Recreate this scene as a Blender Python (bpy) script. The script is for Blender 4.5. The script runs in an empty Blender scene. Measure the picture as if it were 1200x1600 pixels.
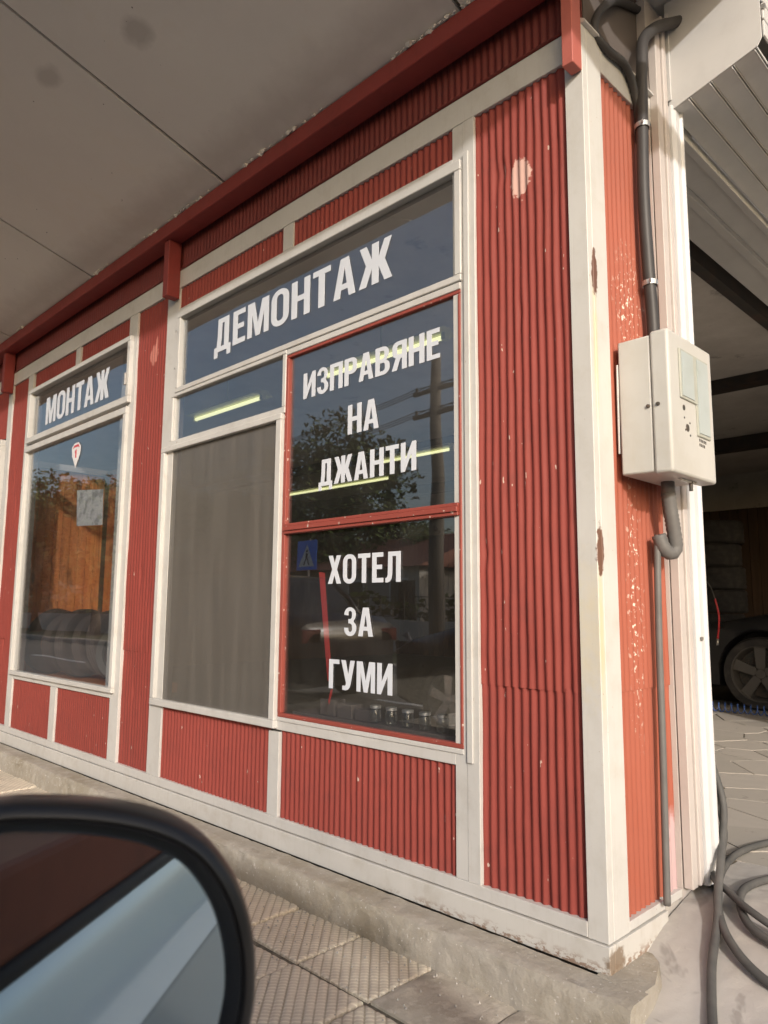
import bpy, bmesh, math, random
from mathutils import Vector, Matrix, noise
from mathutils.geometry import tessellate_polygon
R = math.radians
random.seed(7)
S = bpy.context.scene
COL = S.collection

# ------------------------------------------------------------------ camera
CAM = Vector((1.02473, -1.85782, 1.06859))
yaw, pitch, roll = 0.78654781, 0.13119794, 0.00707416
fw = Vector((-math.sin(yaw)*math.cos(pitch), math.cos(yaw)*math.cos(pitch), math.sin(pitch)))
rt = fw.cross(Vector((0, 0, 1))).normalized()
up = rt.cross(fw)
rt, up = math.cos(roll)*rt + math.sin(roll)*up, -math.sin(roll)*rt + math.cos(roll)*up
cd = bpy.data.cameras.new('camera'); cam = bpy.data.objects.new('camera', cd); COL.objects.link(cam)
cam.matrix_world = Matrix(((rt.x, up.x, -fw.x, CAM.x), (rt.y, up.y, -fw.y, CAM.y), (rt.z, up.z, -fw.z, CAM.z), (0, 0, 0, 1)))
cd.sensor_fit = 'VERTICAL'; cd.sensor_height = 36.0; cd.lens = 36.0*1151.14/1600
cd.clip_start = 0.02; cd.clip_end = 900
cd.dof.use_dof = True; cd.dof.focus_distance = 2.7; cd.dof.aperture_fstop = 5.5
S.camera = cam
# ------------------------------------------------------------------ sky, sun, exposure
W = bpy.data.worlds.new('World'); S.world = W; W.use_nodes = True
wn = W.node_tree.nodes; wl = W.node_tree.links
sky = wn.new('ShaderNodeTexSky'); sky.sky_type = 'NISHITA'; sky.sun_disc = False
SUN_EL, SUN_AZ = R(21), R(-35)            # azimuth measured from +X, negative towards -Y
sky.sun_elevation = SUN_EL; sky.sun_rotation = R(125)
sky.air_density = 1.0; sky.dust_density = 5.0; sky.ozone_density = .6; sky.altitude = 200
wl.new(sky.outputs[0], wn['Background'].inputs[0]); wn['Background'].inputs[1].default_value = 0.15
sd = bpy.data.lights.new('sun', 'SUN'); sd.energy = 2.65; sd.angle = R(1.2); sd.color = (1.0, .955, .905)
so = bpy.data.objects.new('sun', sd); COL.objects.link(so)
sv = Vector((math.cos(SUN_EL)*math.cos(SUN_AZ), math.cos(SUN_EL)*math.sin(SUN_AZ), math.sin(SUN_EL)))
so.rotation_euler = sv.to_track_quat('Z', 'Y').to_euler(); so.location = (6, -6, 6)
S.view_settings.view_transform = 'Standard'; S.view_settings.look = 'None'
S.view_settings.exposure = 0.1; S.view_settings.gamma = 1.0; S.view_settings.use_curve_mapping = False
S.render.engine = 'CYCLES'
S.cycles.max_bounces = 8; S.cycles.transparent_max_bounces = 16; S.cycles.glossy_bounces = 5; S.cycles.caustics_reflective = False

# ------------------------------------------------------------------ helpers
def wloc(o):
    v = Vector((0, 0, 0))
    while o: v += o.location; o = o.parent
    return v
class MB:
    def __init__(s): s.v = []; s.f = []; s.uv = None
    def add(s, vs, fs):
        b = len(s.v); s.v += [Vector(p) for p in vs]; s.f += [tuple(i+b for i in f) for f in fs]; return s
    def box(s, a, b):
        x0, y0, z0 = a; x1, y1, z1 = b
        return s.add([(x0,y0,z0),(x1,y0,z0),(x1,y1,z0),(x0,y1,z0),(x0,y0,z1),(x1,y0,z1),(x1,y1,z1),(x0,y1,z1)],
                     [(0,3,2,1),(4,5,6,7),(0,1,5,4),(1,2,6,5),(2,3,7,6),(3,0,4,7)])
    def tube(s, pts, r, n=10, cap=True):
        pts = [Vector(p) for p in pts]; rings = []
        rr = r if isinstance(r, (list, tuple)) else [r]*len(pts)
        ref = None
        for i, p in enumerate(pts):
            t = (pts[min(i+1, len(pts)-1)]-pts[max(i-1, 0)]).normalized()
            if ref is None:
                ref = t.orthogonal().normalized()
            ref = (ref - t*ref.dot(t)).normalized(); bn = t.cross(ref)
            rings.append([p+rr[i]*(math.cos(a)*ref+math.sin(a)*bn) for a in [2*math.pi*k/n for k in range(n)]])
        b = len(s.v)
        for rg in rings: s.v += rg
        for i in range(len(rings)-1):
            for k in range(n):
                s.f.append((b+i*n+k, b+i*n+(k+1)%n, b+(i+1)*n+(k+1)%n, b+(i+1)*n+k))
        if cap:
            s.f.append(tuple(b+k for k in reversed(range(n)))); m = b+(len(rings)-1)*n
            s.f.append(tuple(m+k for k in range(n)))
        return s
    def lathe(s, prof, c, axis=(0, 1, 0), n=32, closed=False):
        ax = Vector(axis).normalized(); u = ax.orthogonal().normalized(); w = ax.cross(u); c = Vector(c)
        b = len(s.v); m = len(prof)
        for k in range(n):
            a = 2*math.pi*k/n; d = math.cos(a)*u+math.sin(a)*w
            for (r, h) in prof: s.v.append(c+ax*h+d*r)
        for k in range(n):
            for j in range(m if closed else m-1):
                j2 = (j+1) % m
                s.f.append((b+k*m+j, b+k*m+j2, b+((k+1)%n)*m+j2, b+((k+1)%n)*m+j))
        return s
    def prism(s, poly, d, holes=()):
        """poly: list of 3-D points in one plane, extruded by vector d."""
        d = Vector(d); loops = [[Vector(p) for p in poly]]+[[Vector(p) for p in h] for h in holes]
        flat = [p for l in loops for p in l]; tr = tessellate_polygon(loops); n = len(flat)
        b = len(s.v); s.v += flat+[p+d for p in flat]
        s.f += [(b+a, b+c, b+e) for a, c, e in tr]+[(b+n+e, b+n+c, b+n+a) for a, c, e in tr]
        o = 0
        for l in loops:
            for i in range(len(l)):
                j = (i+1) % len(l); s.f.append((b+o+i, b+o+j, b+n+o+j, b+n+o+i))
            o += len(l)
        return s
    def build(s, name, m, parent=None, smooth=False, bevel=0, seg=1, sub=0, angle=None):
        off = wloc(parent); me = bpy.data.meshes.new(name)
        me.from_pydata([tuple(p-off) for p in s.v], [], s.f); me.validate(); me.update()
        bm = bmesh.new(); bm.from_mesh(me); bmesh.ops.recalc_face_normals(bm, faces=bm.faces)
        bm.to_mesh(me); bm.free()
        if m: me.materials.append(m)
        o = bpy.data.objects.new(name, me); COL.objects.link(o)
        if parent: o.parent = parent
        if smooth:
            for p in me.polygons: p.use_smooth = True
            if angle is not None: me.set_sharp_from_angle(angle=R(angle))
        if bevel:
            b = o.modifiers.new('bevel', 'BEVEL'); b.width = bevel; b.segments = seg; b.limit_method = 'ANGLE'; b.angle_limit = R(40)
        if sub:
            q = o.modifiers.new('subdivision', 'SUBSURF'); q.levels = sub; q.render_levels = sub
        return o
def box(a, b): return MB().box(a, b)
def tag(o, label=None, cat=None, group=None, kind=None):
    if label: o['label'] = label
    if cat: o['category'] = cat
    if group: o['group'] = group
    if kind: o['kind'] = kind
    return o
def thing(name, label, cat, loc=(0, 0, 0), group=None):
    o = bpy.data.objects.new(name, None); COL.objects.link(o); o.location = loc; o.empty_display_size = .1
    return tag(o, label, cat, group)
def copy_tree(o, parent=None):
    c = o.copy(); COL.objects.link(c); c.parent = parent
    for ch in list(o.children): copy_tree(ch, c)
    return c
def smooth_path(pts, k=6):
    pts = [Vector(p) for p in pts]; out = []
    for i in range(len(pts)-1):
        p0 = pts[max(i-1, 0)]; p1 = pts[i]; p2 = pts[i+1]; p3 = pts[min(i+2, len(pts)-1)]
        for j in range(k):
            t = j/k
            out.append(.5*((2*p1)+(p2-p0)*t+(2*p0-5*p1+4*p2-p3)*t*t+(3*p1-p0-3*p2+p3)*t**3))
    out.append(pts[-1]); return out

# ------------------------------------------------------------------ materials
def rgba(c): return (c[0], c[1], c[2], 1)
class Mat:
    def __init__(s, name, color, rough=.6, metal=0, spec=.4):
        s.m = bpy.data.materials.new(name); s.m.use_nodes = True; s.n = s.m.node_tree.nodes; s.l = s.m.node_tree.links
        s.b = s.n['Principled BSDF']; s.b.inputs['Base Color'].default_value = rgba(color)
        s.b.inputs['Roughness'].default_value = rough; s.b.inputs['Metallic'].default_value = metal
        s.b.inputs['Specular IOR Level'].default_value = spec
        s.col = None; s.base = color
        tc = s.n.new('ShaderNodeTexCoord'); s.co = tc.outputs['Object']
    def noise(s, scale, detail=4, rough=.6, vec=None, dist=0):
        t = s.n.new('ShaderNodeTexNoise'); t.inputs['Scale'].default_value = scale; t.inputs['Detail'].default_value = detail
        t.inputs['Roughness'].default_value = rough; t.inputs['Distortion'].default_value = dist
        s.l.new(vec or s.co, t.inputs['Vector']); return t.outputs['Fac']
    def mapping(s, scale=(1, 1, 1), loc=(0, 0, 0), rot=(0, 0, 0), vec=None):
        t = s.n.new('ShaderNodeMapping'); t.inputs['Scale'].default_value = scale; t.inputs['Location'].default_value = loc
        t.inputs['Rotation'].default_value = rot; s.l.new(vec or s.co, t.inputs['Vector']); return t.outputs[0]
    def ramp(s, fac, a, b, inv=False):
        t = s.n.new('ShaderNodeMapRange'); t.inputs['From Min'].default_value = a; t.inputs['From Max'].default_value = b
        if inv: t.inputs['To Min'].default_value = 1; t.inputs['To Max'].default_value = 0
        s.l.new(fac, t.inputs['Value']); return t.outputs[0]
    def math(s, op, a, b=None):
        t = s.n.new('ShaderNodeMath'); t.operation = op
        for i, v in enumerate((a, b)):
            if v is None: continue
            if isinstance(v, (int, float)): t.inputs[i].default_value = v
            else: s.l.new(v, t.inputs[i])
        return t.outputs[0]
    def mix(s, fac, color, amount=1.0):
        t = s.n.new('ShaderNodeMix'); t.data_type = 'RGBA'
        if amount != 1.0: fac = s.math('MULTIPLY', fac, amount)
        s.l.new(fac, t.inputs[0])
        if s.col is None: t.inputs[6].default_value = rgba(s.base)
        else: s.l.new(s.col, t.inputs[6])
        t.inputs[7].default_value = rgba(color); s.col = t.outputs[2]; s.l.new(s.col, s.b.inputs['Base Color']); return s
    def bump(s, fac, strength=.3, dist=.002):
        t = s.n.new('ShaderNodeBump'); t.inputs['Strength'].default_value = strength; t.inputs['Distance'].default_value = dist
        prev = s.b.inputs['Normal'].links
        if prev: s.l.new(prev[0].from_socket, t.inputs['Normal'])
        s.l.new(fac, t.inputs['Height']); s.l.new(t.outputs[0], s.b.inputs['Normal']); return s
    def rough(s, fac, a, b):
        t = s.n.new('ShaderNodeMapRange'); t.inputs['To Min'].default_value = a; t.inputs['To Max'].default_value = b
        s.l.new(fac, t.inputs['Value']); s.l.new(t.outputs[0], s.b.inputs['Roughness']); return s
    def spot(s, c, rad, soft=.35, wob=.5, nscale=40):
        """ragged ellipse mask centred at c with radii rad (0 = ignore that axis)"""
        sub = s.n.new('ShaderNodeVectorMath'); sub.operation = 'SUBTRACT'; s.l.new(s.co, sub.inputs[0]); sub.inputs[1].default_value = c
        sc = s.n.new('ShaderNodeVectorMath'); sc.operation = 'MULTIPLY'; s.l.new(sub.outputs[0], sc.inputs[0])
        sc.inputs[1].default_value = [0 if r == 0 else 1/r for r in rad]
        ln = s.n.new('ShaderNodeVectorMath'); ln.operation = 'LENGTH'; s.l.new(sc.outputs[0], ln.inputs[0])
        d = s.math('ADD', ln.outputs['Value'], s.math('MULTIPLY', s.math('SUBTRACT', s.noise(nscale, 3), .5), wob*2))
        return s.ramp(d, 1-soft, 1+soft*.2, inv=True)

def paint(name, color, dirt=(.2, .18, .15), d_amt=.25, rough=.58, spec=.3, chips=None, streak=True, bump=.15):
    m = Mat(name, color, rough, 0, spec)
    m.mix(m.ramp(m.noise(2.3, 5), .35, .8), tuple(c*.72 for c in color), .5)
    m.mix(m.ramp(m.noise(9, 6, .7), .5, .75), dirt, d_amt)
    if streak:
        m.mix(m.ramp(m.noise(5, 5, .7, m.mapping((14, 14, .7))), .55, .8), dirt, d_amt*.8)
    if chips:
        m.mix(m.ramp(m.noise(95, 3, .6, m.mapping((1, 1, .5))), .70, .72), chips, .9)
    m.bump(m.noise(60, 4), bump, .002); m.bump(m.noise(5, 3), bump, .01)
    m.rough(m.noise(12, 4), rough-.1, rough+.12)
    return m

RED = (.275, .058, .046); RED2 = (.36, .105, .066)
mred = paint('red paint', RED, (.20, .05, .042), .6, .6, .22)
# bare patches where posters were torn off
mred.mix(mred.spot((-.237, .01, 2.45), (.040, 0, .068), .12, .75, 48), (.62, .42, .36), .8)
mred.mix(mred.spot((-.30, .01, 2.50), (.006, 0, .03), .3, .4, 60), (.6, .35, .3), .7)
mred.mix(mred.spot((-2.66, .01, 2.455), (.05, 0, .062), .15, .5, 30), (.52, .2, .16), .8)
mred.mix(mred.spot((-2.63, .01, 2.51), (.014, 0, .05), .25, .3, 20), (.52, .2, .16), .8)
mred.mix(mred.ramp(mred.noise(70, 2, .5, mred.mapping((1, 1, .35))), .735, .75), (.6, .5, .42), .8)
mside = paint('side wall red paint', RED2, (.36, .09, .05), .5, .55, .3)  # lighter, more orange red on the side wall
fl = mside.math('MULTIPLY', mside.ramp(mside.noise(120, 2, .6, mside.mapping((1, 1, .55))), .60, .63),
                mside.math('MAXIMUM', mside.spot((0, .27, 1.98), (0, .10, .26), .6, .5, 8), mside.spot((0, .24, 1.1), (0, .05, .42), .6, .5, 8)))
mside.mix(fl, (.75, .68, .58), .95)
mside.mix(mside.spot((0, .43, .32), (0, .04, .16), .3, .5, 20), (.6, .52, .55), .6)
mwhite = paint('white trim paint', (.59, .575, .55), (.33, .29, .24), .32, .45, .35)
mwhite.mix(mwhite.ramp(mwhite.noise(45, 5, .7), .69, .71), (.25, .12, .06), .8)
# corner post: rust patches with yellow run-off
mpost = paint('corner post paint', (.62, .605, .575), (.4, .36, .28), .3, .45, .35)
for c, r_, l_ in (((0, .034, 2.06), .013, .16), ((0, .018, 1.235), .014, .18)):
    mpost.mix(mpost.spot((0, c[1]-.006, c[2]-.22), (0, .016, .26), .7, .4, 30), (.66, .56, .34), .75)
    mpost.mix(mpost.spot(c, (.02, r_*1.35, .075), .15, .6, 40), (.15, .065, .04), .97)
mpost.mix(mpost.spot((.0, .02, .165), (.03, .03, .035), .25, .7, 45), (.22, .16, .11), .9)
mpost.mix(mpost.ramp(mpost.noise(60, 5, .7), .68, .70), (.3, .18, .1), .8)
mbase = paint('base board paint', (.60, .58, .545), (.36, .31, .24), .4, .5, .35)
mbase.mix(mbase.math('MULTIPLY', mbase.ramp(mbase.noise(38, 5, .7, mbase.mapping((1, 1, 2))), .50, .54),
          mbase.spot((-.15, 0, .13), (.7, 0, .035), .5, .4, 12)), (.27, .18, .13), .9)
mbase.mix(mbase.spot((.004, .03, .155), (.03, .045, .045), .25, .6, 40), (.22, .16, .11), .9)
mfred = paint('red window paint', (.31, .07, .052), (.25, .06, .05), .4, .5, .35)
mfred.mix(mfred.ramp(mfred.noise(50, 4, .6), .66, .68), (.7, .6, .52), .85)
mredd = paint('dark red steel', (.27, .05, .045), (.16, .04, .035), .5, .5, .3)
mfrz = paint('shaded frieze red', (.17, .035, .03), (.10, .03, .027), .5, .5, .3)  # red darkened to carry the shade under the canopy
mbrack = paint('pale red bracket paint', (.48, .14, .11), (.3, .08, .07), .4, .5, .3)  # paler red for the corner bracket
mcan = Mat('canopy concrete', (.80, .765, .72), .85, 0, .2)
mcan.mix(mcan.ramp(mcan.noise(1.1, 6, .65), .35, .75), (.72, .68, .645), .7)
mcan.mix(mcan.ramp(mcan.noise(3.2, 6, .7), .55, .8), (.74, .67, .57), .5)
mcan.mix(mcan.spot((1.522, -.621, 0), (.075, .06, 0), .5, .4, 12), (.33, .30, .27), .45)
mcan.mix(mcan.spot((.973, -.753, 0), (.085, .05, 0), .5, .4, 12), (.33, .30, .27), .4)
mcan.mix(mcan.ramp(mcan.noise(26, 2, .5), .755, .77), (.05, .04, .035), .8)
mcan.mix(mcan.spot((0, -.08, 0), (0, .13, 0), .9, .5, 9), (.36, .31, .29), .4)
mcan.bump(mcan.noise(30, 5), .25, .004)
mcon = Mat('old concrete', (.40, .365, .315), .9, 0, .2)
mcon.mix(mcon.ramp(mcon.noise(3, 6, .7), .4, .7), (.28, .24, .17), .8)
mcon.mix(mcon.ramp(mcon.noise(14, 6, .75), .5, .62), (.5, .46, .40), .45)
mcon.mix(mcon.ramp(mcon.noise(7, 4, .6), .62, .72), (.14, .12, .085), .6)
mcon.mix(mcon.ramp(mcon.noise(80, 3, .6), .66, .68), (.62, .58, .54), .8)
mcon.bump(mcon.noise(50, 6, .7), .7, .006)
mslab = Mat('ramp concrete', (.48, .45, .42), .9, 0, .2)
mslab.mix(mslab.ramp(mslab.noise(2.2, 6, .65), .35, .7), (.37, .345, .32), .8)
mslab.mix(mslab.ramp(mslab.noise(9, 6, .75), .52, .66), (.5, .47, .42), .5)
mslab.mix(mslab.ramp(mslab.noise(6, 3, .6, None, 1.5), .62, .7), (.2, .18, .165), .5)
mslab.bump(mslab.noise(45, 6, .7), .5, .004)
mtile = Mat('paving tile', (.74, .645, .52), .88, 0, .2)
mtile.mix(mtile.ramp(mtile.noise(5, 6, .7), .4, .7), (.55, .475, .375), .7)
mtile.mix(mtile.ramp(mtile.noise(28, 5, .75), .5, .65), (.70, .62, .50), .4)
tcw = mtile.n.new('ShaderNodeObjectInfo')
mtile.mix(mtile.ramp(tcw.outputs['Random'], 0, 1), (.50, .445, .37), .5)
sp = mtile.n.new('ShaderNodeSeparateXYZ'); mtile.l.new(mtile.co, sp.inputs[0])
def _gr(v, per, wd): 
    t = mtile.math('DIVIDE', v, per); t = mtile.math('ABSOLUTE', mtile.math('SUBTRACT', t, mtile.math('ROUND', t))); return mtile.ramp(t, wd*.45, wd, inv=True)
ok_ = mtile.ramp(mtile.noise(9, 4, .7), .30, .45)
mtile.mix(mtile.math('MULTIPLY', _gr(mtile.math('SUBTRACT', sp.outputs[0], sp.outputs[1]), .0235, .20), ok_), (.86, .78, .64), .7)
mtile.mix(mtile.math('MULTIPLY', _gr(mtile.math('ADD', sp.outputs[0], sp.outputs[1]), .040, .12), ok_), (.40, .33, .245), .65)
mtile.bump(mtile.noise(70, 5, .7), .4, .003)
mworn = Mat('worn tile', (.52, .465, .39), .9, 0, .2)
mworn.mix(mworn.ramp(mworn.noise(6, 6, .7), .42, .6), (.38, .33, .27), .8)
mworn.mix(mworn.ramp(mworn.noise(20, 5, .75), .5, .62), (.62, .56, .48), .6)
mworn.mix(mworn.ramp(mworn.noise(7, 2, .6, None, 3.0), .50, .515), (.16, .13, .10), .0)
mworn.bump(mworn.noise(40, 6, .75), .9, .006)
mstone = Mat('floor stone', (.46, .42, .375), .8, 0, .3)
oi = mstone.n.new('ShaderNodeObjectInfo'); mstone.mix(mstone.ramp(oi.outputs['Random'], 0, 1), (.36, .33, .29), .8)
mstone.mix(mstone.ramp(mstone.noise(4, 6, .7, mstone.mapping((1, 3, 1))), .45, .7), (.40, .37, .33), .5)
mstone.mix(mstone.ramp(mstone.noise(9, 5, .7), .62, .7), (.13, .11, .10), .6)
mstone.bump(mstone.noise(25, 5, .7), .5, .005)
mgrout = Mat('dirt joint', (.12, .105, .085), .95, 0, .1)
mgrout.mix(mgrout.ramp(mgrout.noise(40, 5), .4, .7), (.26, .23, .18), .7).bump(mgrout.noise(90, 4), .6, .004)
masph = Mat('asphalt', (.17, .16, .145), .85, 0, .3)
masph.mix(masph.ramp(masph.noise(3, 5), .4, .7), (.22, .205, .185), .6).bump(masph.noise(220, 3), .5, .004)
mwood = Mat('varnished wood', (.58, .18, .055), .45, 0, .4)
mwood.mix(mwood.ramp(mwood.noise(2.2, 6, .6, mwood.mapping((9, 9, .6)), 1.2), .38, .68), (.74, .31, .10), .9)
mwood.mix(mwood.ramp(mwood.noise(1.5, 5, .6, mwood.mapping((12, 12, .9)), 2.5), .55, .75), (.25, .08, .035), .8)
mwood.mix(mwood.ramp(mwood.noise(3.2, 2, .5, mwood.mapping((2, 2, 1.1))), .66, .74), (.07, .025, .012), .8)
oi = mwood.n.new('ShaderNodeObjectInfo'); mwood.mix(mwood.ramp(oi.outputs['Random'], 0, 1), (.36, .12, .045), .45)
mdwood = Mat('dark wood', (.075, .05, .036), .7, 0, .2)
mdwood.mix(mdwood.ramp(mdwood.noise(3, 5, .6, mdwood.mapping((8, 8, .5))), .4, .7), (.12, .075, .05), .8)
oi = mdwood.n.new('ShaderNodeObjectInfo'); mdwood.mix(mdwood.ramp(oi.outputs['Random'], 0, 1), (.045, .03, .025), .6)
mplast = Mat('interior plaster', (.62, .585, .55), .9, 0, .2); mplast.mix(mplast.ramp(mplast.noise(1.3, 6, .7), .4, .7), (.42, .39, .36), .8)
mplast.mix(mplast.ramp(mplast.noise(3.4, 5, .7), .62, .7), (.09, .08, .075), .5)
mdusty = Mat('dusty brown rubber', (.075, .05, .043), .7, 0, .3); mdusty.mix(mdusty.ramp(mdusty.noise(9, 4), .4, .7), (.04, .03, .027), .7)
mback = Mat('backing board', (.12, .1, .09), .9)
mbeam = Mat('dark steel beam', (.05, .045, .042), .6, .3); mbeam.mix(mbeam.ramp(mbeam.noise(6, 5), .45, .7), (.1, .06, .045), .6)
mlet = Mat('white vinyl', (.66, .69, .75), .45, 0, .4); mlet.mix(mlet.ramp(mlet.noise(6, 4), .4, .7), (.61, .64, .70), .6)
mtape = Mat('red tape', (.50, .05, .045), .5); mtape.mix(mtape.ramp(mtape.noise(20, 3), .4, .7), (.55, .04, .04), .5)
mpaper = Mat('paper', (.62, .62, .64), .8); mpaper.mix(mpaper.ramp(mpaper.noise(14, 2, .5), .52, .6), (.25, .25, .28), .7)
mstk = Mat('sticker white', (.75, .73, .74), .5); mstr = Mat('sticker red', (.6, .07, .09), .5)
for q in (mstk, mstr): q.mix(q.ramp(q.noise(9, 3), .4, .7), tuple(c*.8 for c in q.base), .5)
mbox = paint('meter box plastic', (.54, .53, .50), (.42, .38, .3), .28, .4, .45, streak=True, bump=.05)
for yy in (): pass
mbox.mix(mbox.spot((.098, 0, 1.632), (.004, 0, .022), .5, .3, 60), (.42, .25, .12), .7)
mbox.mix(mbox.spot((.132, 0, 1.637), (.004, 0, .02), .5, .3, 60), (.42, .25, .12), .7)
mbox.mix(mbox.spot((.02, .15, 1.455), (.09, .2, .03), .6, .6, 25), (.35, .27, .2), .5)
mbwin = Mat('cloudy plastic window', (.42, .47, .47), .35, 0, .5); mbwin.mix(mbwin.ramp(mbwin.noise(8, 4), .4, .7), (.34, .38, .36), .7)
mbframe = Mat('window rubber', (.42, .43, .38), .6); mbframe.mix(mbframe.ramp(mbframe.noise(20, 4), .4, .7), (.3, .3, .26), .6)
mhole = Mat('dark hole', (.06, .06, .055), .6, .3); mhole.mix(mhole.ramp(mhole.noise(60, 3), .4, .7), (.16, .11, .08), .6)
mpipe = Mat('black conduit', (.045, .042, .042), .5, 0, .4); mpipe.mix(mpipe.ramp(mpipe.noise(8, 5), .4, .75), (.07, .065, .062), .7)
mgpipe = Mat('grey conduit', (.15, .145, .14), .5, 0, .4); mgpipe.mix(mgpipe.ramp(mgpipe.noise(10, 5), .4, .75), (.10, .095, .09), .7)
mclip = Mat('zinc clip', (.55, .54, .52), .4, .8); mclip.mix(mclip.ramp(mclip.noise(30, 4), .5, .7), (.3, .24, .18), .6)
mhose = Mat('rubber hose', (.075, .075, .073), .6, 0, .35); mhose.mix(mhose.ramp(mhose.noise(9, 5), .4, .75), (.16, .15, .14), .6)
mblue = Mat('blue air line', (.05, .12, .4), .3, 0, .5); mblue.mix(mblue.ramp(mblue.noise(9, 3), .4, .7), (.1, .2, .5), .5)
mrcab = Mat('red cable', (.5, .03, .04), .4); mrcab.mix(mrcab.ramp(mrcab.noise(9, 3), .4, .7), (.35, .03, .03), .5)
mshut = paint('shutter aluminium paint', (.62, .61, .595), (.42, .4, .38), .2, .4, .4, streak=False, bump=.04)
mrail = paint('guide rail paint', (.64, .64, .645), (.45, .42, .4), .22, .35, .45, bump=.04)
mrail.mix(mrail.spot((.04, .56, .43), (.03, .05, .12), .6, .5, 12), (.42, .39, .37), .6)
mbeige = paint('beige jamb paint', (.55, .50, .47), (.35, .3, .27), .25, .5, .3)
mrub = Mat('tyre rubber', (.035, .033, .033), .75, 0, .3); mrub.mix(mrub.ramp(mrub.noise(12, 4), .45, .7), (.085, .075, .068), .6)
malloy = Mat('alloy', (.95, .95, .95), .22, .8); malloy.mix(malloy.ramp(malloy.noise(10, 4), .5, .75), (.35, .33, .31), .5)
mdrim = Mat('dusty rim', (.14, .13, .12), .55, .4); mdrim.mix(mdrim.ramp(mdrim.noise(10, 4), .5, .75), (.1, .09, .08), .5)
mchrome = Mat('chrome', (.8, .8, .8), .12, 1.0); mchrome.mix(mchrome.ramp(mchrome.noise(9, 3), .5, .7), (.6, .6, .6), .5)
mmirh = Mat('black mirror plastic', (.018, .018, .02), .34, 0, .5); mmirh.mix(mmirh.ramp(mmirh.noise(7, 5), .5, .8), (.045, .043, .045), .5)
mmirh.bump(mmirh.noise(400, 2), .12, .0006)
mmirg = Mat('mirror glass', (.85, .95, 1.0), .015, 1.0); mmirg.mix(mmirg.ramp(mmirg.noise(5, 5), .5, .8), (.76, .84, .89), .4)
mmirg.rough(mmirg.noise(8, 5), .01, .05)
mdsm = Mat('smoked lens', (.06, .008, .008), .15, 0, .6); mdsm.mix(mdsm.ramp(mdsm.noise(9, 3), .5, .7), (.04, .006, .006), .5)
mdark = Mat('cabin trim', (.03, .03, .032), .8); mdark.mix(mdark.ramp(mdark.noise(5, 3), .4, .7), (.045, .043, .045), .5)
mseat = Mat('seat cloth in reflected red', (.16, .06, .04), .9); mseat.mix(mseat.ramp(mseat.noise(6, 4), .4, .7), (.09, .04, .03), .6)  # red-brown stands in for the shop's reflection in the car window
mlamp = Mat('headlamp', (.38, .39, .41), .15, .2, .6); mlamp.mix(mlamp.ramp(mlamp.noise(12, 3), .4, .7), (.3, .31, .33), .5)
mcarl = Mat('light blue car paint', (.62, .80, .95), .26, .15, .5); mcarl.b.inputs['Coat Weight'].default_value = .6
mcarl.mix(mcarl.ramp(mcarl.noise(3, 5), .4, .75), (.58, .77, .92), .6)
mcarb = Mat('black car paint', (.012, .012, .014), .2, 0, .35); mcarb.b.inputs['Coat Weight'].default_value = .15
mcarb.mix(mcarb.ramp(mcarb.noise(3, 5), .45, .75), (.03, .028, .026), .5)
mcard = Mat('dull dark car paint', (.02, .02, .022), .45, 0, .3); mcard.mix(mcard.ramp(mcard.noise(4, 5), .4, .75), (.045, .042, .04), .6)
mleaf = Mat('leaves', (.055, .085, .028), .6, 0, .3)
oi = mleaf.noise(1.3, 3); mleaf.mix(mleaf.ramp(oi, .35, .65), (.095, .12, .035), .8).mix(mleaf.ramp(mleaf.noise(6, 2), .5, .7), (.035, .055, .02), .6)
mleaf.b.inputs['Transmission Weight'].default_value = 0
mbark = Mat('bark', (.10, .075, .055), .9); mbark.mix(mbark.ramp(mbark.noise(8, 5, .7, mbark.mapping((1, 1, .2))), .4, .7), (.05, .04, .03), .8).bump(mbark.noise(20, 5), .8, .02)
mhouse = Mat('house render', (.5, .46, .4), .9); mhouse.mix(mhouse.ramp(mhouse.noise(1, 5), .4, .7), (.4, .36, .31), .6)
mroof = Mat('roof tiles', (.22, .09, .06), .85); mroof.mix(mroof.ramp(mroof.noise(5, 5), .4, .7), (.14, .06, .045), .7)
msignb = Mat('sign blue', (.06, .22, .85), .4); msignw = Mat('sign white', (.75, .75, .75), .4); msignk = Mat('sign black', (.02, .02, .02), .5)
for q in (msignb, msignw, msignk): q.mix(q.ramp(q.noise(3, 4), .4, .7), tuple(c*.8 for c in q.base), .5)
mpole = Mat('weathered pole', (.14, .125, .11), .9); mpole.mix(mpole.ramp(mpole.noise(4, 5, .7, mpole.mapping((1, 1, .1))), .4, .7), (.08, .07, .06), .8)
msoil = Mat('verge earth', (.13, .12, .06), .95); msoil.mix(msoil.ramp(msoil.noise(1.5, 6), .4, .65), (.07, .09, .03), .9).bump(msoil.noise(30, 5), .8, .03)
mtube = bpy.data.materials.new('lit fluorescent tube'); mtube.use_nodes = True
b_ = mtube.node_tree.nodes['Principled BSDF']; b_.inputs['Base Color'].default_value = (.8, .8, .6, 1)
b_.inputs['Emission Color'].default_value = (1, .98, .50, 1); b_.inputs['Emission Strength'].default_value = 1.3
mtray = Mat('glow yellow lamp tray', (.62, .62, .40), .5); mtray.mix(mtray.ramp(mtray.noise(4, 3), .4, .7), (.5, .5, .34), .5)  # glow of the tube on its tray put into the yellow colour

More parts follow.
